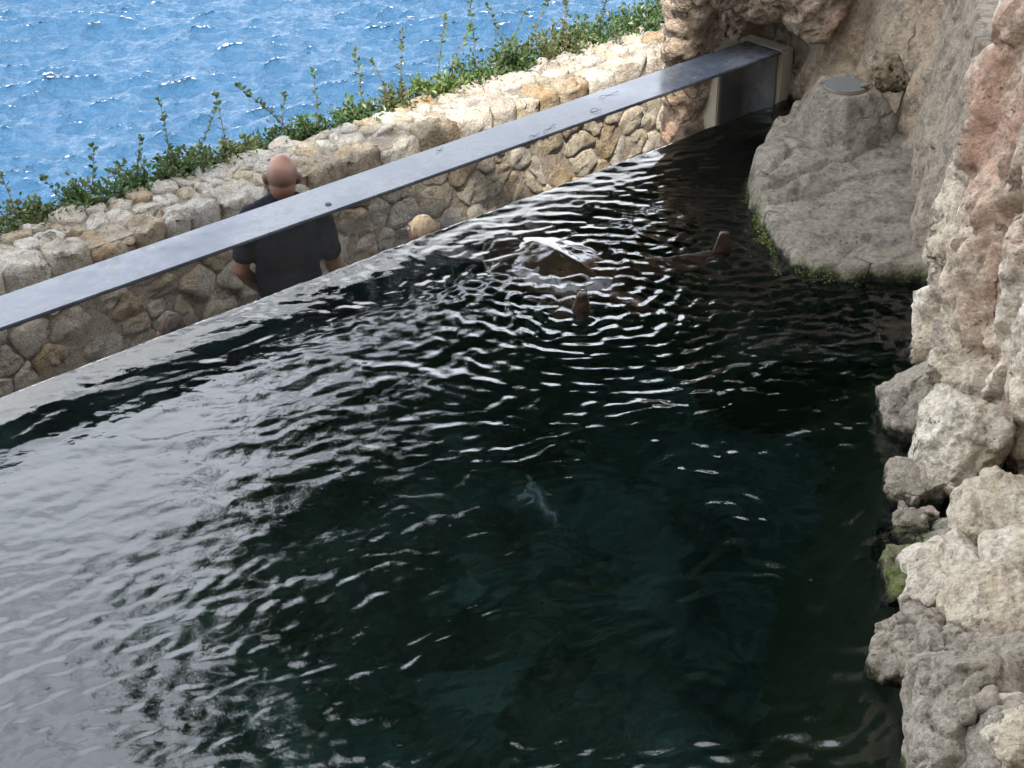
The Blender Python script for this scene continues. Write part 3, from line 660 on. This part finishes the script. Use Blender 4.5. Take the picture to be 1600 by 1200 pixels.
rock('rock', 'lumpy grey stone stuck on the front of the grooved grey boulder',
     [bl(1512, 1112, 4.22, .025, .04, .028), bl(1548, 1095, 4.25, .022, .04, .035), bl(1530, 1105, 4.25, .03, .03, .03)], M['mid_rock'], [('f', 12, .006), ('f', 30, .003)], .006)
rock('boulder', 'creamy pink boulder in the bottom right corner of the rock pile',
     [bl(1580, 1165, 4.08, .09, .12, .085), bl(1600, 1155, 4.1, .1, .12, .09), bl(1600, 1200, 4.05, .1, .12, .1)], M['cream_rock'], FINE, .010, 'boulder')
rock('boulder', 'grey boulder filling the gap under the creamy pink corner boulder',
     [bl(1520, 1215, 4.15, .12, .14, .14), bl(1560, 1230, 4.05, .14, .14, .16), bl(1620, 1240, 4.05, .2, .2, .3), bl(1600, 1090, 4.6, .2, .2, .25)], M['mid_rock'], FINE, .014, 'boulder')
rock('boulder', 'shadowed grey core of the rock pile behind the cream boulders',
     [(1.72, 5.55, -.2, .28, .3, .32), (1.68, 5.1, -.2, .28, .35, .34), (1.8, 4.7, -.1, .3, .35, .4), (1.66, 5.95, -.3, .25, .25, .36), (1.75, 4.3, -.2, .3, .3, .4)], M['mid_rock'], FINE, .016, 'boulder')
# bank of rock under the water
def bank():
    line = np.array([(1.75, 10.4), (1.5, 9.7), (1.42, 9.3), (1.3, 8.9), (1.34, 8.3), (1.45, 7.95), (1.9, 7.85), (1.98, 7.1), (1.72, 6.6), (1.6, 6.0), (1.52, 5.5), (1.36, 5.0), (1.48, 4.6), (1.36, 4.2), (1.4, 3.2)])
    seg = np.linalg.norm(np.diff(line, axis=0), axis=1); cum = np.concatenate([[0], np.cumsum(seg)]); t = np.arange(0, cum[-1], .05)
    x = np.interp(t, cum, line[:, 0]); y = np.interp(t, cum, line[:, 1]); V = []; nv = 24
    for j in range(nv):
        k = j/(nv-1); z = -.04-2.1*k; off = .16-.75*k**1.3
        V.append(np.stack([x+.0-(-off)*1.0, y, 0*x+z], 1))
    V = np.concatenate(V); V[:, 0] += .10*fbm(V*2.4, 4); nu = len(x); idx = np.arange(nu*nv).reshape(nv, nu)
    F = np.stack([idx[:-1, :-1], idx[:-1, 1:], idx[1:, 1:], idx[1:, :-1]], -1).reshape(-1, 4)
    o = obj('pool_bank', mesh('pool_bank', V, F), M['deep_rock']); o['kind'] = 'structure'
bank()

# ------------------------------------------------------------------ moss tufts along the ledge edge
def moss():
    V = []; F = []
    pts = [at(1175, 292, 9.02), at(1180, 320, 8.75), at(1185, 345, 8.55), at(1195, 380, 8.3), at(1205, 405, 8.12), at(1225, 430, 7.93), at(1300, 440, 7.86), at(1420, 440, 7.82)]
    for k in range(11000):
        i = rng.choice(len(pts)-1, p=np.array([6, 6, 6, 5, 3, 1.5, 1.5])/29); tt = rng.random(); p = np.array(pts[i])*(1-tt)+np.array(pts[i+1])*tt
        p = p+np.array([rng.normal()*.03+.025, rng.normal()*.03, abs(rng.normal())*.04-.004]); 
        if fbm(np.array([p*7]), 2)[0] < .0: continue
        d = rng.normal(size=3); d[2] = abs(d[2])*.6; d /= np.linalg.norm(d); s = .005+.008*rng.random(); w = np.cross(d, rng.normal(size=3)); w /= np.linalg.norm(w)
        n0 = len(V); V += [p-w*s*.35, p+w*s*.35, p+d*s]; F.append((n0, n0+1, n0+2))
    mt = simple('moss', (.10, .125, .022), .95, .6, 25); base = np.array([1.3, 8.4, 0])
    o = obj('moss', mesh('moss', np.array(V)-base, F, False), mt, None, base); tag(o, 'bright green moss growing along the wet edge of the ledge', 'moss', None, 'stuff')
moss()

# ------------------------------------------------------------------ sea turtle
def chain(bm, pts, rs, flat=1.0, nrm=None, step=.35):
    for (a, b2), (ra, rb) in zip(zip(pts[:-1], pts[1:]), zip(rs[:-1], rs[1:])):
        a, b2 = np.array(a, float), np.array(b2, float); L_ = np.linalg.norm(b2-a); m = max(2, int(L_/(min(ra, rb)*step)))
        for k in range(m+1):
            t = k/m; r = ra+(rb-ra)*t; p = a+(b2-a)*t
            add_blob(bm, p, (r, r, r), (0, 0, 0), 2, 0)
def flat_chain(bm, pts, rs, thick, up):
    up = np.array(up, float)
    for (a, b2), (ra, rb) in zip(zip(pts[:-1], pts[1:]), zip(rs[:-1], rs[1:])):
        a, b2 = np.array(a, float), np.array(b2, float); t3 = b2-a; L_ = np.linalg.norm(t3); t3 /= L_
        w = np.cross(up, t3); w /= np.linalg.norm(w); u2 = np.cross(t3, w); m = Matrix(np.stack([t3, w, u2], 1).tolist())
        for k in range(9):
            t = k/8; r = ra+(rb-ra)*t; add_blob(bm, a+(b2-a)*t, (r*.9, r, thick*(.5+.5*r/max(rs))), m.to_euler(), 2, 0)
def make_turtle():
    hd = np.array([.63, -.777, 0]); lf = np.array([.777, .63, 0]); c = np.array([TURT[0], TURT[1], -.126])
    root = empty('sea_turtle', c, 'large brown sea turtle swimming at the surface with both front flipper tips raised', 'turtle')
    P = lambda f, l, z: hd*f+lf*l+np.array([0, 0, z])
    sk, nt = mat_new('turtle_skin'); b = NB(nt); v = b.objco((1, 1, 1), False)
    cell = b.voro(v, 34, 'DISTANCE_TO_EDGE'); col = b.mix(b.ramp(cell, [(.02, 0), (.12, 1)]), (.036, .022, .015), b.ramp(b.noise(v, 6, 4), [(.35, (.022, .012, .008)), (.65, (.045, .022, .014))]))
    b.princ(col, .3, b.bump(cell, .4, .004), **{'Coat Weight': .4})
    bm = bmesh.new()
    add_blob(bm, P(0, 0, -.06), (.40, .33, .12), (0, 0, math.atan2(hd[1], hd[0])), 3, 0)
    chain(bm, [P(.34, 0, -.02), P(.50, .0, .03)], [.075, .065]); add_blob(bm, P(.56, 0, .055), (.095, .07, .065), (0, -.1, math.atan2(hd[1], hd[0])), 3, 0)
    add_blob(bm, P(.635, 0, .035), (.04, .045, .04), (0, 0, 0), 2, 0)
    tipR = np.array([.33, 7.54, .075])-c; tipL = np.array([1.07, 8.21, .075])-c
    for tip, sd in ((tipL, 1), (tipR, -1)):
        sh = P(.27, .25*sd, 0); mid = sh*.4+tip*.6+np.array([0, 0, -.11]); pre = tip*.985+np.array([0, 0, -.125])
        flat_chain(bm, [sh, mid, pre, tip], [.10, .085, .062, .034], .018, (0.2*sd, -1 if sd > 0 else -.8, .55))
    for sd in (1, -1): flat_chain(bm, [P(-.30, .18*sd, -.03), P(-.46, .27*sd, -.03), P(-.56, .32*sd, -.05)], [.07, .075, .04], .02, (0, 0, 1))
    me = remesh_bm(bm, 'body', .008); finish(me, [('f', 14, .004), ('w', 26, .003)], 4.); obj('body', me, sk, root)
    for sd in (1, -1):
        bm = bmesh.new(); bmesh.ops.create_icosphere(bm, subdivisions=2, radius=.012); obj('eye', bm_mesh('eye', bm, True), dark_m, root, P(.585, .062*sd, .068))
    # carapace: heart shaped dome with raised scutes
    cm, nt = mat_new('turtle_shell'); b = NB(nt); v = b.objco((1, 1, 1), False)
    col = b.ramp(b.noise(v, 9, 6, .65, .5), [(.32, (.008, .0055, .004)), (.5, (.014, .009, .006)), (.7, (.036, .021, .012))])
    b.princ(col, .10, b.bump(b.noise(v, 30, 4), .25, .004), **{'Coat Weight': .25})
    V = []; F = []; n = 48; rings = 18
    for i in range(rings+1):
        r = i/rings
        for k in range(n):
            a = 2*math.pi*k/n; ln = .47*(1+.04*math.cos(a)); wd = .36*(1-.16*(math.cos(a) < 0)*abs(math.cos(a)))
            f, l = ln*r*math.cos(a), wd*r*math.sin(a); z = .155*math.sqrt(max(0, 1-r**2.3))+.014*math.exp(-(l/.03)**2)*(1-r)
            V.append(P(f, l, z))
    V = np.array(V); loc2 = np.stack([V@hd, V@lf, 0*V[:, 0]], 1); f1, f2, i = worley(loc2*np.array([6.5, 5.2, 1])+2.5, .3)
    V[:, 2] += .005*sstep(.0, .14, f2-f1)-.005+.004*fbm(loc2*12, 3)
    for i in range(rings):
        for k in range(n): F.append((i*n+k, i*n+(k+1) % n, (i+1)*n+(k+1) % n, (i+1)*n+k))
    b0 = len(V); V = np.vstack([V, [P(0, 0, -.05)]]); F += [(rings*n+(k+1) % n, rings*n+k, b0) for k in range(n)]
    me = mesh('carapace', V, F); obj('carapace', me, cm, root)
make_turtle()
# fish under the surface
def make_fish(c, az, Ln, label):
    bm = bmesh.new(); st = [(-.5, .012, .02), (-.38, .035, .05), (-.15, .085, .10), (.1, .10, .115), (.3, .075, .085), (.45, .035, .045), (.52, .016, .03)]
    V = []; F = []; n = 14
    for x, ry, rz in st:
        for k in range(n): a = 2*math.pi*k/n; V.append((-x*Ln, ry*math.cos(a)*Ln, rz*math.sin(a)*Ln))
    for i in range(len(st)-1):
        for k in range(n): F.append((i*n+k, i*n+(k+1) % n, (i+1)*n+(k+1) % n, (i+1)*n+k))
    F += [tuple(range(n))[::-1], tuple(range((len(st)-1)*n, len(st)*n))]
    r = empty('fish', c, label, 'fish', az)
    mt = simple('fish_skin', (.04, .06, .064), .5, .3, 12); obj('body', mesh('body', V, F), mt, r)
    def fin(name, pts, ax):
        pts = np.array(pts, float)*Ln; th = np.array(ax, float)*.006*Ln; n_ = len(pts); VV = np.concatenate([pts-th, pts+th])
        FF = [tuple(range(n_))[::-1], tuple(range(n_, 2*n_))]+[(k, (k+1) % n_, n_+(k+1) % n_, n_+k) for k in range(n_)]
        obj(name, mesh(name, VV, FF, False), mt, r)
    fin('tail', [(-.50, 0, .015), (-.72, 0, .17), (-.64, 0, 0), (-.72, 0, -.15), (-.50, 0, -.015)], (0, 1, 0))
    fin('dorsal_fin', [(.12, 0, .10), (-.02, 0, .2), (-.2, 0, .09)], (0, 1, 0))
    for s in (1, -1): fin('pectoral_fin', [(.16, .08*s, -.02), (.0, .24*s, -.05), (.04, .09*s, -.03)], (0, 0, 1))
make_fish((.12, 6.42, -.72), rad(108), .38, 'pale bluish fish gliding just under the dark water in mid pool')

# ------------------------------------------------------------------ people
def skin_mat(stub=False):
    m, nt = mat_new('skin'); b = NB(nt); tc = b.n('ShaderNodeTexCoord'); v = tc.outputs['Object']
    c = b.ramp(b.noise(v, 9, 5), [(.3, (.16, .07, .04)), (.7, (.235, .112, .068))])
    if stub:       # shaved hair shadow over the back of the skull
        sx = b.n('ShaderNodeSeparateXYZ'); b.l(v, sx.inputs[0])
        zz = b.math('ADD', sx.outputs[2], b.math('MULTIPLY', b.math('SUBTRACT', b.noise(v, 30, 3), .5), .03))
        mk = b.math('MULTIPLY', b.maprange(zz, 1.575, 1.605), b.maprange(zz, 1.72, 1.685)); c = b.mix(b.math('MULTIPLY', mk, .6), c, (.16, .11, .09))
    b.princ(c, .5, b.bump(b.noise(v, 120, 3), .1, .002), **{'Subsurface Weight': .05}); return m
def person(name, label, loc, rz, Ht, hair, shirt_c, trouser_c, voxel, pose):
    k = Ht/1.76; root = empty(name, loc, label, 'person', rz)
    # local: facing +Y, x to the right
    S = lambda *p: np.array(p, float)*k
    def sp(bm, p, r, rot=(0, 0, 0), bx=0): add_blob(bm, S(*p), S(*r), rot, 3, bx)
    def ch(bm, pts, rs): chain(bm, [S(*p) for p in pts], [r*k for r in rs], step=.3)
    sh = pose['shoulders']; arms = pose['arms']
    bm = bmesh.new()
    sp(bm, (0, 0, 1.655), (.081, .097, .105)); sp(bm, (0, .03, 1.60), (.062, .075, .085)); sp(bm, (0, -.012, 1.660), (.082, .088, .09)); sp(bm, (0, -.02, 1.59), (.070, .07, .08))       # skull, jaw, occiput
    sp(bm, (0, .115, 1.635), (.014, .02, .022)); sp(bm, (0, .105, 1.57), (.022, .012, .012)); sp(bm, (0, .098, 1.685), (.05, .014, .014))      # nose, chin, brow
    ch(bm, [(0, .0, 1.44), (0, .005, 1.56)], [.074, .068])
    for s in (-1, 1):
        sp(bm, (s*.090, -.005, 1.630), (.013, .025, .036), (0, s*.25, s*.35)); ch(bm, [(0, -.01, 1.465), (s*.13, -.01, 1.42)], [.055, .05])
        sp(bm, (s*.09, .09, .03), (.04, .1, .03)); ch(bm, [(s*.09, 0, .9), (s*.09, .01, .48), (s*.09, 0, .09)], [.082, .056, .04]); ch(bm, [(s*.09, .0, .05), (s*.1, .16, .025)], [.04, .028])
        el, wr = np.array(arms[s][0]), np.array(arms[s][1]); ch(bm, [(s*.185, -.005, 1.40), el], [.055, .043]); ch(bm, [el, el*.6+wr*.4, wr], [.043, .043, .027])
        hv = wr-el; hv /= np.linalg.norm(hv); sd = np.cross(hv, [0, 0, 1.]); sd /= np.linalg.norm(sd)+1e-6; nn = np.cross(hv, sd)
        ch(bm, [wr, wr+hv*.075], [.027, .034])
        for j in (-1.5, -.5, .5, 1.5):
            f0 = wr+hv*.085+sd*j*.02; L_ = (.075, .085, .08, .06)[int(j+1.5)]; ch(bm, [f0, f0+hv*L_*.55, f0+hv*L_*.9+nn*.02], [.0095, .009, .008])
        ch(bm, [wr+hv*.03+sd*.03, wr+hv*.06+sd*.055, wr+hv*.09+sd*.06], [.012, .011, .009])
    sp(bm, (0, -.005, 1.25), (.155, .10, .22)); sp(bm, (0, 0, 1.02), (.15, .10, .16)); sp(bm, (0, 0, .92), (.155, .105, .1))
    me = remesh_bm(bm, 'body', voxel); obj('body', me, skin_mat(hair is None), root); me.polygons.foreach_set('use_smooth', [True]*len(me.polygons))
    for s in (-1, 1):
        b2 = bmesh.new(); bmesh.ops.create_icosphere(b2, subdivisions=2, radius=.013*k); obj('eye', bm_mesh('eye', b2, True), simple('eye', (.5, .5, .48), .2), root, S(s*.032, .094, 1.652))
    b2 = bmesh.new(); add_blob(b2, S(0, .103, 1.593), S(.024, .006, .007), (0, 0, 0), 2, 0); obj('mouth', bm_mesh('mouth', b2, True), simple('lips', (.40, .16, .13), .5), root)
    # shirt
    bm = bmesh.new()
    sp(bm, (0, -.008, 1.25), (.185, .122, .25), (0, 0, 0), .12); sp(bm, (0, -.002, 1.05), (.178, .122, .20), (0, 0, 0), .15); sp(bm, (0, -.01, 1.36), (.20, .112, .115), (0, 0, 0), .1)
    for s in (-1, 1):
        ch(bm, [(s*.03, -.012, 1.495), (s*.115, -.014, 1.450), (s*.185, -.008, 1.405)], [.066, .066, .072])
        el = np.array(arms[s][0]); a = np.array((s*.185, -.005, 1.40)); ch(bm, [a, a+(el-a)*.68], [.071, .070])
    me = remesh_bm(bm, 'shirt', .010); 
    V = np.empty(len(me.vertices)*3); me.vertices.foreach_get('co', V); V = V.reshape(-1, 3)
    finish(me, [('f', (5, 5, 9), .006), ('r', (4, 4, 7), .005)], 3.1+k)
    obj('shirt', me, simple('shirt_cloth', shirt_c, .95, .25, 60, .2, **{'Specular IOR Level': .08}), root)
    bm = bmesh.new()
    sp(bm, (0, 0, .93), (.175, .122, .12))
    for s in (-1, 1): ch(bm, [(s*.09, 0, .9), (s*.092, .01, .5), (s*.092, 0, .10)], [.095, .075, .06])
    me = remesh_bm(bm, 'trousers', .014); finish(me, [('f', 6, .005)], 1.); obj('trousers', me, simple('trouser_cloth', trouser_c, .9), root)
    for s in (-1, 1):
        bm = bmesh.new(); add_blob(bm, S(s*.1, .075, .035), S(.048, .14, .042), (0, 0, -s*.1), 3, .2); obj('shoe', bm_mesh('shoe', bm, True), simple('shoe', (.05, .05, .05), .6), root)
    if hair:
        bm = bmesh.new(); sp(bm, (0, -.015, 1.668), (.095, .108, .108)); 
        if hair[1]: sp(bm, (0, -.06, 1.60), (.09, .06, .12)); sp(bm, (0, -.075, 1.47), (.08, .035, .13))
        me = remesh_bm(bm, 'hair', .008); finish(me, [('r', (22, 22, 4), .008), ('f', (30, 30, 6), .004)], 7.)
        hm, nt = mat_new('hair'); b = NB(nt); v = b.objco((1, 1, .15), False); n_ = b.noise(v, 90, 4)
        b.princ(b.mix(n_, tuple(x*.6 for x in hair[0]), hair[0]), .75, b.bump(n_, .6, .006)); obj('hair', me, hm, root)
    return root
person('person', 'bald man in a black t-shirt seen from behind at the stone wall', wp(2.12, .80, FLOORZ), rad(4), 1.76, None, (.012, .013, .018), (.05, .06, .09), .0065,
       dict(shoulders=.2, arms={-1: [(-.25, -.05, 1.12), (-.17, .10, .93)], 1: [(.25, -.03, 1.13), (.36, .10, .97)]}))
armd = {-1: [(-.22, -.02, 1.12), (-.2, .1, .9)], 1: [(.22, -.02, 1.12), (.2, .1, .9)]}
person('person', 'fair haired child whose crown shows through the acrylic right of the man', wp(2.80, .48, FLOORZ), rad(60), 1.30, ((.62, .46, .28), True), (.5, .5, .5), (.1, .12, .2), .010, dict(shoulders=.2, arms=armd))
person('person', 'dark haired child whose crown shows through the acrylic left of the man', wp(1.16, .48, FLOORZ), rad(40), 1.28, ((.06, .04, .03), False), (.3, .1, .1), (.06, .06, .08), .010, dict(shoulders=.2, arms=armd))

# ------------------------------------------------------------------ shrubs along the sea side of the wall
def leaf_m(name, c):
    m, nt = mat_new(name); b = NB(nt); g = b.n('ShaderNodeNewGeometry')
    col = b.mix(g.outputs['Random Per Island'], tuple(x*.6 for x in c), tuple(x*1.5 for x in c))
    p = b.princ(col, .45); tr = b.n('ShaderNodeBsdfTranslucent'); b.l(b.mix(.5, col, (.16, .22, .03)), tr.inputs['Color']); mx = b.n('ShaderNodeMixShader'); mx.inputs[0].default_value = .25
    o = [x for x in nt.nodes if x.type == 'OUTPUT_MATERIAL'][0]; b.l(p.outputs[0], mx.inputs[1]); b.l(tr.outputs[0], mx.inputs[2]); b.l(mx.outputs[0], o.inputs['Surface']); return m
M['leaf'] = leaf_m('leaf', (.045, .085, .028)); M['leaf_olive'] = leaf_m('leaf_olive', (.075, .09, .03)); M['leaf_mid'] = leaf_m('leaf_mid', (.042, .085, .026)); M['leaf_light'] = leaf_m('leaf_light', (.08, .125, .03)); M['twig'] = simple('twig', (.13, .09, .055), .8)
def leaf(V, F, p, d, s, r):
    d = d/np.linalg.norm(d); w = np.cross(d, r.normal(size=3)); w /= np.linalg.norm(w)+1e-6; u = np.cross(d, w); n0 = len(V); c = .25*s*u
    V += [p, p+d*s*.35+w*s*.3+c*.6, p+d*s*.75+w*s*.24+c*.5, p+d*s*1.05, p+d*s*.75-w*s*.24+c*.5, p+d*s*.35-w*s*.3+c*.6]
    F += [(n0, n0+1, n0+2, n0+3), (n0, n0+3, n0+4, n0+5)]
def shrub(s, q, hgt, wid, dens, shoots, label, light=False, seed=0):
    r = np.random.default_rng(100+seed); base = wp(s, q, -.22); root = empty('shrub', base, label, 'shrub', 0, 'shrubs behind the stone wall')
    V = []; F = []; TV = []; TF = []
    def stem(pth, r0):
        v, f = tube(pth, [r0*(1-.6*i/(len(pth)-1)) for i in range(len(pth))], 5); n0 = len(TV); TV.extend(v); TF.extend([tuple(i+n0 for i in ff) for ff in f])
    nst = int(dens*16)
    for k in range(nst):
        a = r.random()*6.28; out = r.random()**.6*wid; hh = hgt*(.40+.60*r.random())*(1-.25*(out/wid)**2)
        tip = D*math.cos(a)*out+N*math.sin(a)*out*.75+np.array([0, 0, hh]); p0 = tip*np.array([.35, .35, 0]); pth = [p0, p0*.5+tip*.5+r.normal(size=3)*.015, tip]
        stem(pth, .004)
        for j in range(int(34)):
            t = .12+.88*r.random(); p = p0+(tip-p0)*t+r.normal(size=3)*.022; d = r.normal(size=3)+np.array([0, 0, .5])+(tip/np.linalg.norm(tip))*.4; leaf(V, F, p, d, .019+.024*r.random(), r)
    for hs, ln, bend in shoots:
        p0 = D*ln*.3+np.array([0, 0, .05]); pth = [p0]; dirn = D*(ln*.8+r.normal()*.22)+N*r.normal()*.2+np.array([0, 0, 1.0]); 
        for j in range(7): pth.append(pth[-1]+dirn/np.linalg.norm(dirn)*hs/7); dirn = dirn+D*bend*.12+N*r.normal()*.05
        stem(pth, .0035)
        for j in range(int(hs*75)):
            t = (r.random()**.7)*6.99; i = int(t); p = pth[i]+(pth[i+1]-pth[i])*(t-i); a = r.random()*6.28
            leaf(V, F, p, D*math.cos(a)+N*math.sin(a)+np.array([0, 0, .6]), (.018+.022*r.random()), r)
        for j in range(6): leaf(V, F, pth[-1], r.normal(size=3)+np.array([0, 0, .4]), .022, r)
    obj('foliage', mesh('foliage', V, F, False), M['leaf_light'] if light else (M['leaf'], M['leaf_olive'], M['leaf'], M['leaf_mid'])[seed % 4], root)
    obj('stem', mesh('stem', TV, TF), M['twig'], root)
SH = [(-.55, .26, .24, 1.3, [(.45, -.2, .1)], 'dense dark shrub at the far left end of the stone wall'),
      (-.18, .24, .22, 1.2, [(.40, .1, .0)], 'shrub with a single tall shoot next to the far left shrub'),
      (.18, .20, .22, 1.1, [(.50, -.15, -.3)], 'shrub with a long leaning shoot well left of the bald man'),
      (.52, .17, .22, 1.0, [(.36, -.3, -.5)], 'low shrub with a short bent shoot well left of the bald man'),
      (.86, .17, .20, 1.0, [(.55, .0, .0)], 'low shrub with the tallest straight bare stemmed shoot'),
      (1.18, .22, .22, 1.2, [(.34, -.2, -.4)], 'bushy shrub just right of the tallest straight shoot'),
      (1.50, .24, .22, 1.3, [(.36, .2, -.3), (.30, -.3, -.5)], 'bushy dark shrub with two arching shoots left of the man'),
      (1.84, .25, .22, 1.5, [(.32, .1, .3)], 'thick dark shrub nearest the left of the man'),
      (2.16, .26, .22, 1.5, [(.48, -.2, -.3), (.40, .2, .2)], 'thick shrub with two crossing shoots directly behind the man'),
      (2.50, .20, .22, 1.3, [(.40, .0, -.2)], 'shrub just right of the man where the sea shows low'),
      (2.84, .16, .20, 1.1, [(.3, .1, .0)], 'low dark shrub between two taller ones right of the man'),
      (3.16, .18, .20, 1.1, [(.62, -.6, -.6), (.38, .0, .1)], 'shrub with one long shoot arching far over to the left'),
      (3.48, .18, .20, 1.0, [(.42, .1, .0)], 'shrub with one upright leafy shoot over the sunny wall'),
      (3.80, .20, .20, 1.0, [(.5, .0, -.1), (.36, -.2, -.3)], 'light green sunlit shrub with slender upright shoots'),
      (4.12, .26, .22, 1.1, [(.52, -.1, -.2), (.45, .2, .2)], 'taller sunlit yellow green shrub over the bright stones'),
      (4.46, .26, .24, 1.3, [(.55, .0, .1), (.5, .3, -.2)], 'tall shrub with many shoots left of the rock arch'),
      (4.82, .28, .25, 1.5, [(.58, .1, .1), (.5, -.1, .0)], 'tall dense shrub with two shoots well left of the rock arch'),
      (5.18, .30, .26, 1.6, [(.5, .0, .0), (.55, .2, .1)], 'tall dense shrub third from the rock arch'),
      (5.56, .30, .26, 1.6, [(.5, .0, .0)], 'dense shrub one place left of the rock arch end of the hedge'),
      (5.95, .30, .26, 1.7, [(.42, .1, .2)], 'dense round shrub just left of the rock arch'),
      (6.36, .32, .28, 1.7, [(.4, -.1, .0)], 'dense shrub touching the left edge of the rock arch'),
      (6.80, .32, .28, 1.7, [(.4, .1, .0)], 'dense shrub half hidden behind the rock arch')]
for i, (s, h_, w_, dn, so, lab) in enumerate(SH): shrub(s, WD+WW+.10, h_*.82, w_*1.1, dn*1.35, so, lab, i == 14, i)

# ------------------------------------------------------------------ leaf litter, twigs
drym = simple('dry_leaf', (.26, .13, .07), .8, .4, 40)
def dry_leaf(px, py, Y, s, label, zoff=.01, col=drym):
    V = []; F = []; r = np.random.default_rng(int(px)); leaf(V, F, np.zeros(3), np.array([1, .2, .08]), s, r); p = np.array(at(px, py, Y)); p[2] += zoff
    o = obj('dry_leaf', mesh('dry_leaf', V, F, False), col, None, p); md = r.random()*3; o.rotation_euler = (.1, -.1, md); tag(o, label, 'leaf', 'dry leaves on the ledge')
dry_leaf(1272, 345, 8.42, .07, 'largest reddish dry leaf lying near the middle of the ledge')
dry_leaf(1300, 331, 8.50, .045, 'small brown dry leaf just above the largest reddish one')
dry_leaf(1362, 343, 8.42, .05, 'tan dry leaf at the right of the ledge middle')
dry_leaf(1305, 366, 8.28, .07, 'narrow orange dry leaf lowest on the ledge')
tw = simple('litter', (.10, .07, .05), .9)
def rim_twig(s, q, ln, a, label, curl=0.):
    pth = [];
    for j in range(9):
        t = j/8; pth.append(np.array([ln*(t-.5)*math.cos(a)+curl*math.cos(t*5.6)*.03, ln*(t-.5)*math.sin(a)+curl*math.sin(t*5.6)*.02, .004+.004*math.sin(t*9)]))
    v, f = tube(pth, .0015, 5); o = obj('twig', mesh('twig', v, f), tw, None, wp(s, q, RIM+.001)); o.rotation_euler = (0, 0, WROT); tag(o, label, 'twig', 'dry twigs on the acrylic top edge')
rim_twig(3.72, .07, .02, 0, 'twig curled into a ring on the acrylic top edge', 1.0)
rim_twig(3.35, .05, .12, .25, 'longest straight twig near the front of the acrylic top edge')
rim_twig(3.95, .19, .14, -.12, 'straight twig at the back of the acrylic top edge beside the sunny stones')
rim_twig(3.22, .03, .07, -.1, 'short twig just left of the longest straight twig')
rim_twig(4.5, .15, .05, .7, 'tiny twig nearest the dark end of the acrylic top edge')
rim_twig(2.72, .22, .05, .1, 'tiny lone twig at the back of the acrylic top edge right of the man')

# ------------------------------------------------------------------ out of the frame: tree mirrored in the pool, museum front, terrace
def tree():
    base = np.array([4.9, 15.2, -1.5]); root = empty('tree', base, 'large dark leafy tree beyond the rocks mirrored in the pool', 'tree'); r = np.random.default_rng(9)
    tv, tf = [], []
    def add(pth, rr):
        v, f = tube(pth, rr, 8); n0 = len(tv); tv.extend(v); tf.extend([tuple(i+n0 for i in ff) for ff in f])
    add([(0, 0, 0), (-.1, -.1, 3), (-.5, -.3, 6.5), (-1.0, -.5, 8.2)], [.45, .36, .28, .15])
    V = []; F = []; cc = np.array([2.3, 14, 6.8])-base
    for k in range(120):
        d = r.normal(size=3); d /= np.linalg.norm(d); p = cc+d*np.array([4.6, 3.2, 3.5])*r.random()**.25
        if k < 16: add([(-.5, -.3, 6.0+.1*k), (p+np.array([-.5, -.3, 6.5]))/2+r.normal(size=3)*.2, p], [.12, .07, .03])
        for j in range(420):
            leaf(V, F, p+r.normal(size=3)*np.array([.55, .55, .38]), r.normal(size=3), .17+.12*r.random(), r)
    obj('crown', mesh('crown', V, F, False), M['leaf'], root); obj('trunk', mesh('trunk', tv, tf), M['twig'], root)
tree()
TZ = 2.3; BZ = 15.9; BY = -1.5
br = empty('building', (0, BY, TZ), 'tall pale museum front rising behind the terrace', 'building')
obj('wall', bm_mesh('wall', box_bm(60, 4, BZ-TZ, (0, -2, (BZ-TZ)/2))), M['plaster'], br)
obj('sun_blocker', bm_mesh('sun_blocker', box_bm(30.6, 4, 7, (14.65, -2.02, BZ-TZ+3.5))), M['plaster'], br)  # unseen taller block, added to keep the sun off the right-hand cliff
obj('cornice', bm_mesh('cornice', box_bm(60.4, .35, .3, (0, .12, BZ-TZ-.2), .02)), M['plaster'], br)
obj('dapple_rail', bm_mesh('dapple_rail', box_bm(60, .2, .12, (0, -.1, BZ-TZ+.86), .02)), M['plaster'], br)  # unseen rail, added with the row below it to dapple the sun
bal = []
bm = bmesh.new()
for z, rr in ((0, .07), (.08, .07), (.12, .05), (.3, .09), (.5, .05), (.7, .055), (.8, .05)):
    pass
V, F = tube([(0, 0, 0), (0, 0, .08), (0, 0, .12), (0, 0, .3), (0, 0, .5), (0, 0, .7), (0, 0, .8)], [.07, .07, .05, .09, .05, .055, .05], 10); bme = mesh('dapple_baluster', V, F); bme.materials.append(M['plaster'])
for k in range(-40, 41): obj('dapple_baluster', bme, None, br, (k*.3, -.1, BZ-TZ))  # unseen posts added to break the roofline shadow into dapples
def slab(name, x0, x1, y0, y1, z0, z1, mt):
    o = obj(name, bm_mesh(name, box_bm(x1-x0, y1-y0, z1-z0, ((x0+x1)/2, (y0+y1)/2, (z0+z1)/2))), mt); o['kind'] = 'structure'
slab('terrace', -30, 30, BY, 1.1, -3, TZ, M['concrete'])
slab('pool_end_wall', -8, 6, 1.12, 2.95, -3, .5, M['concrete'])
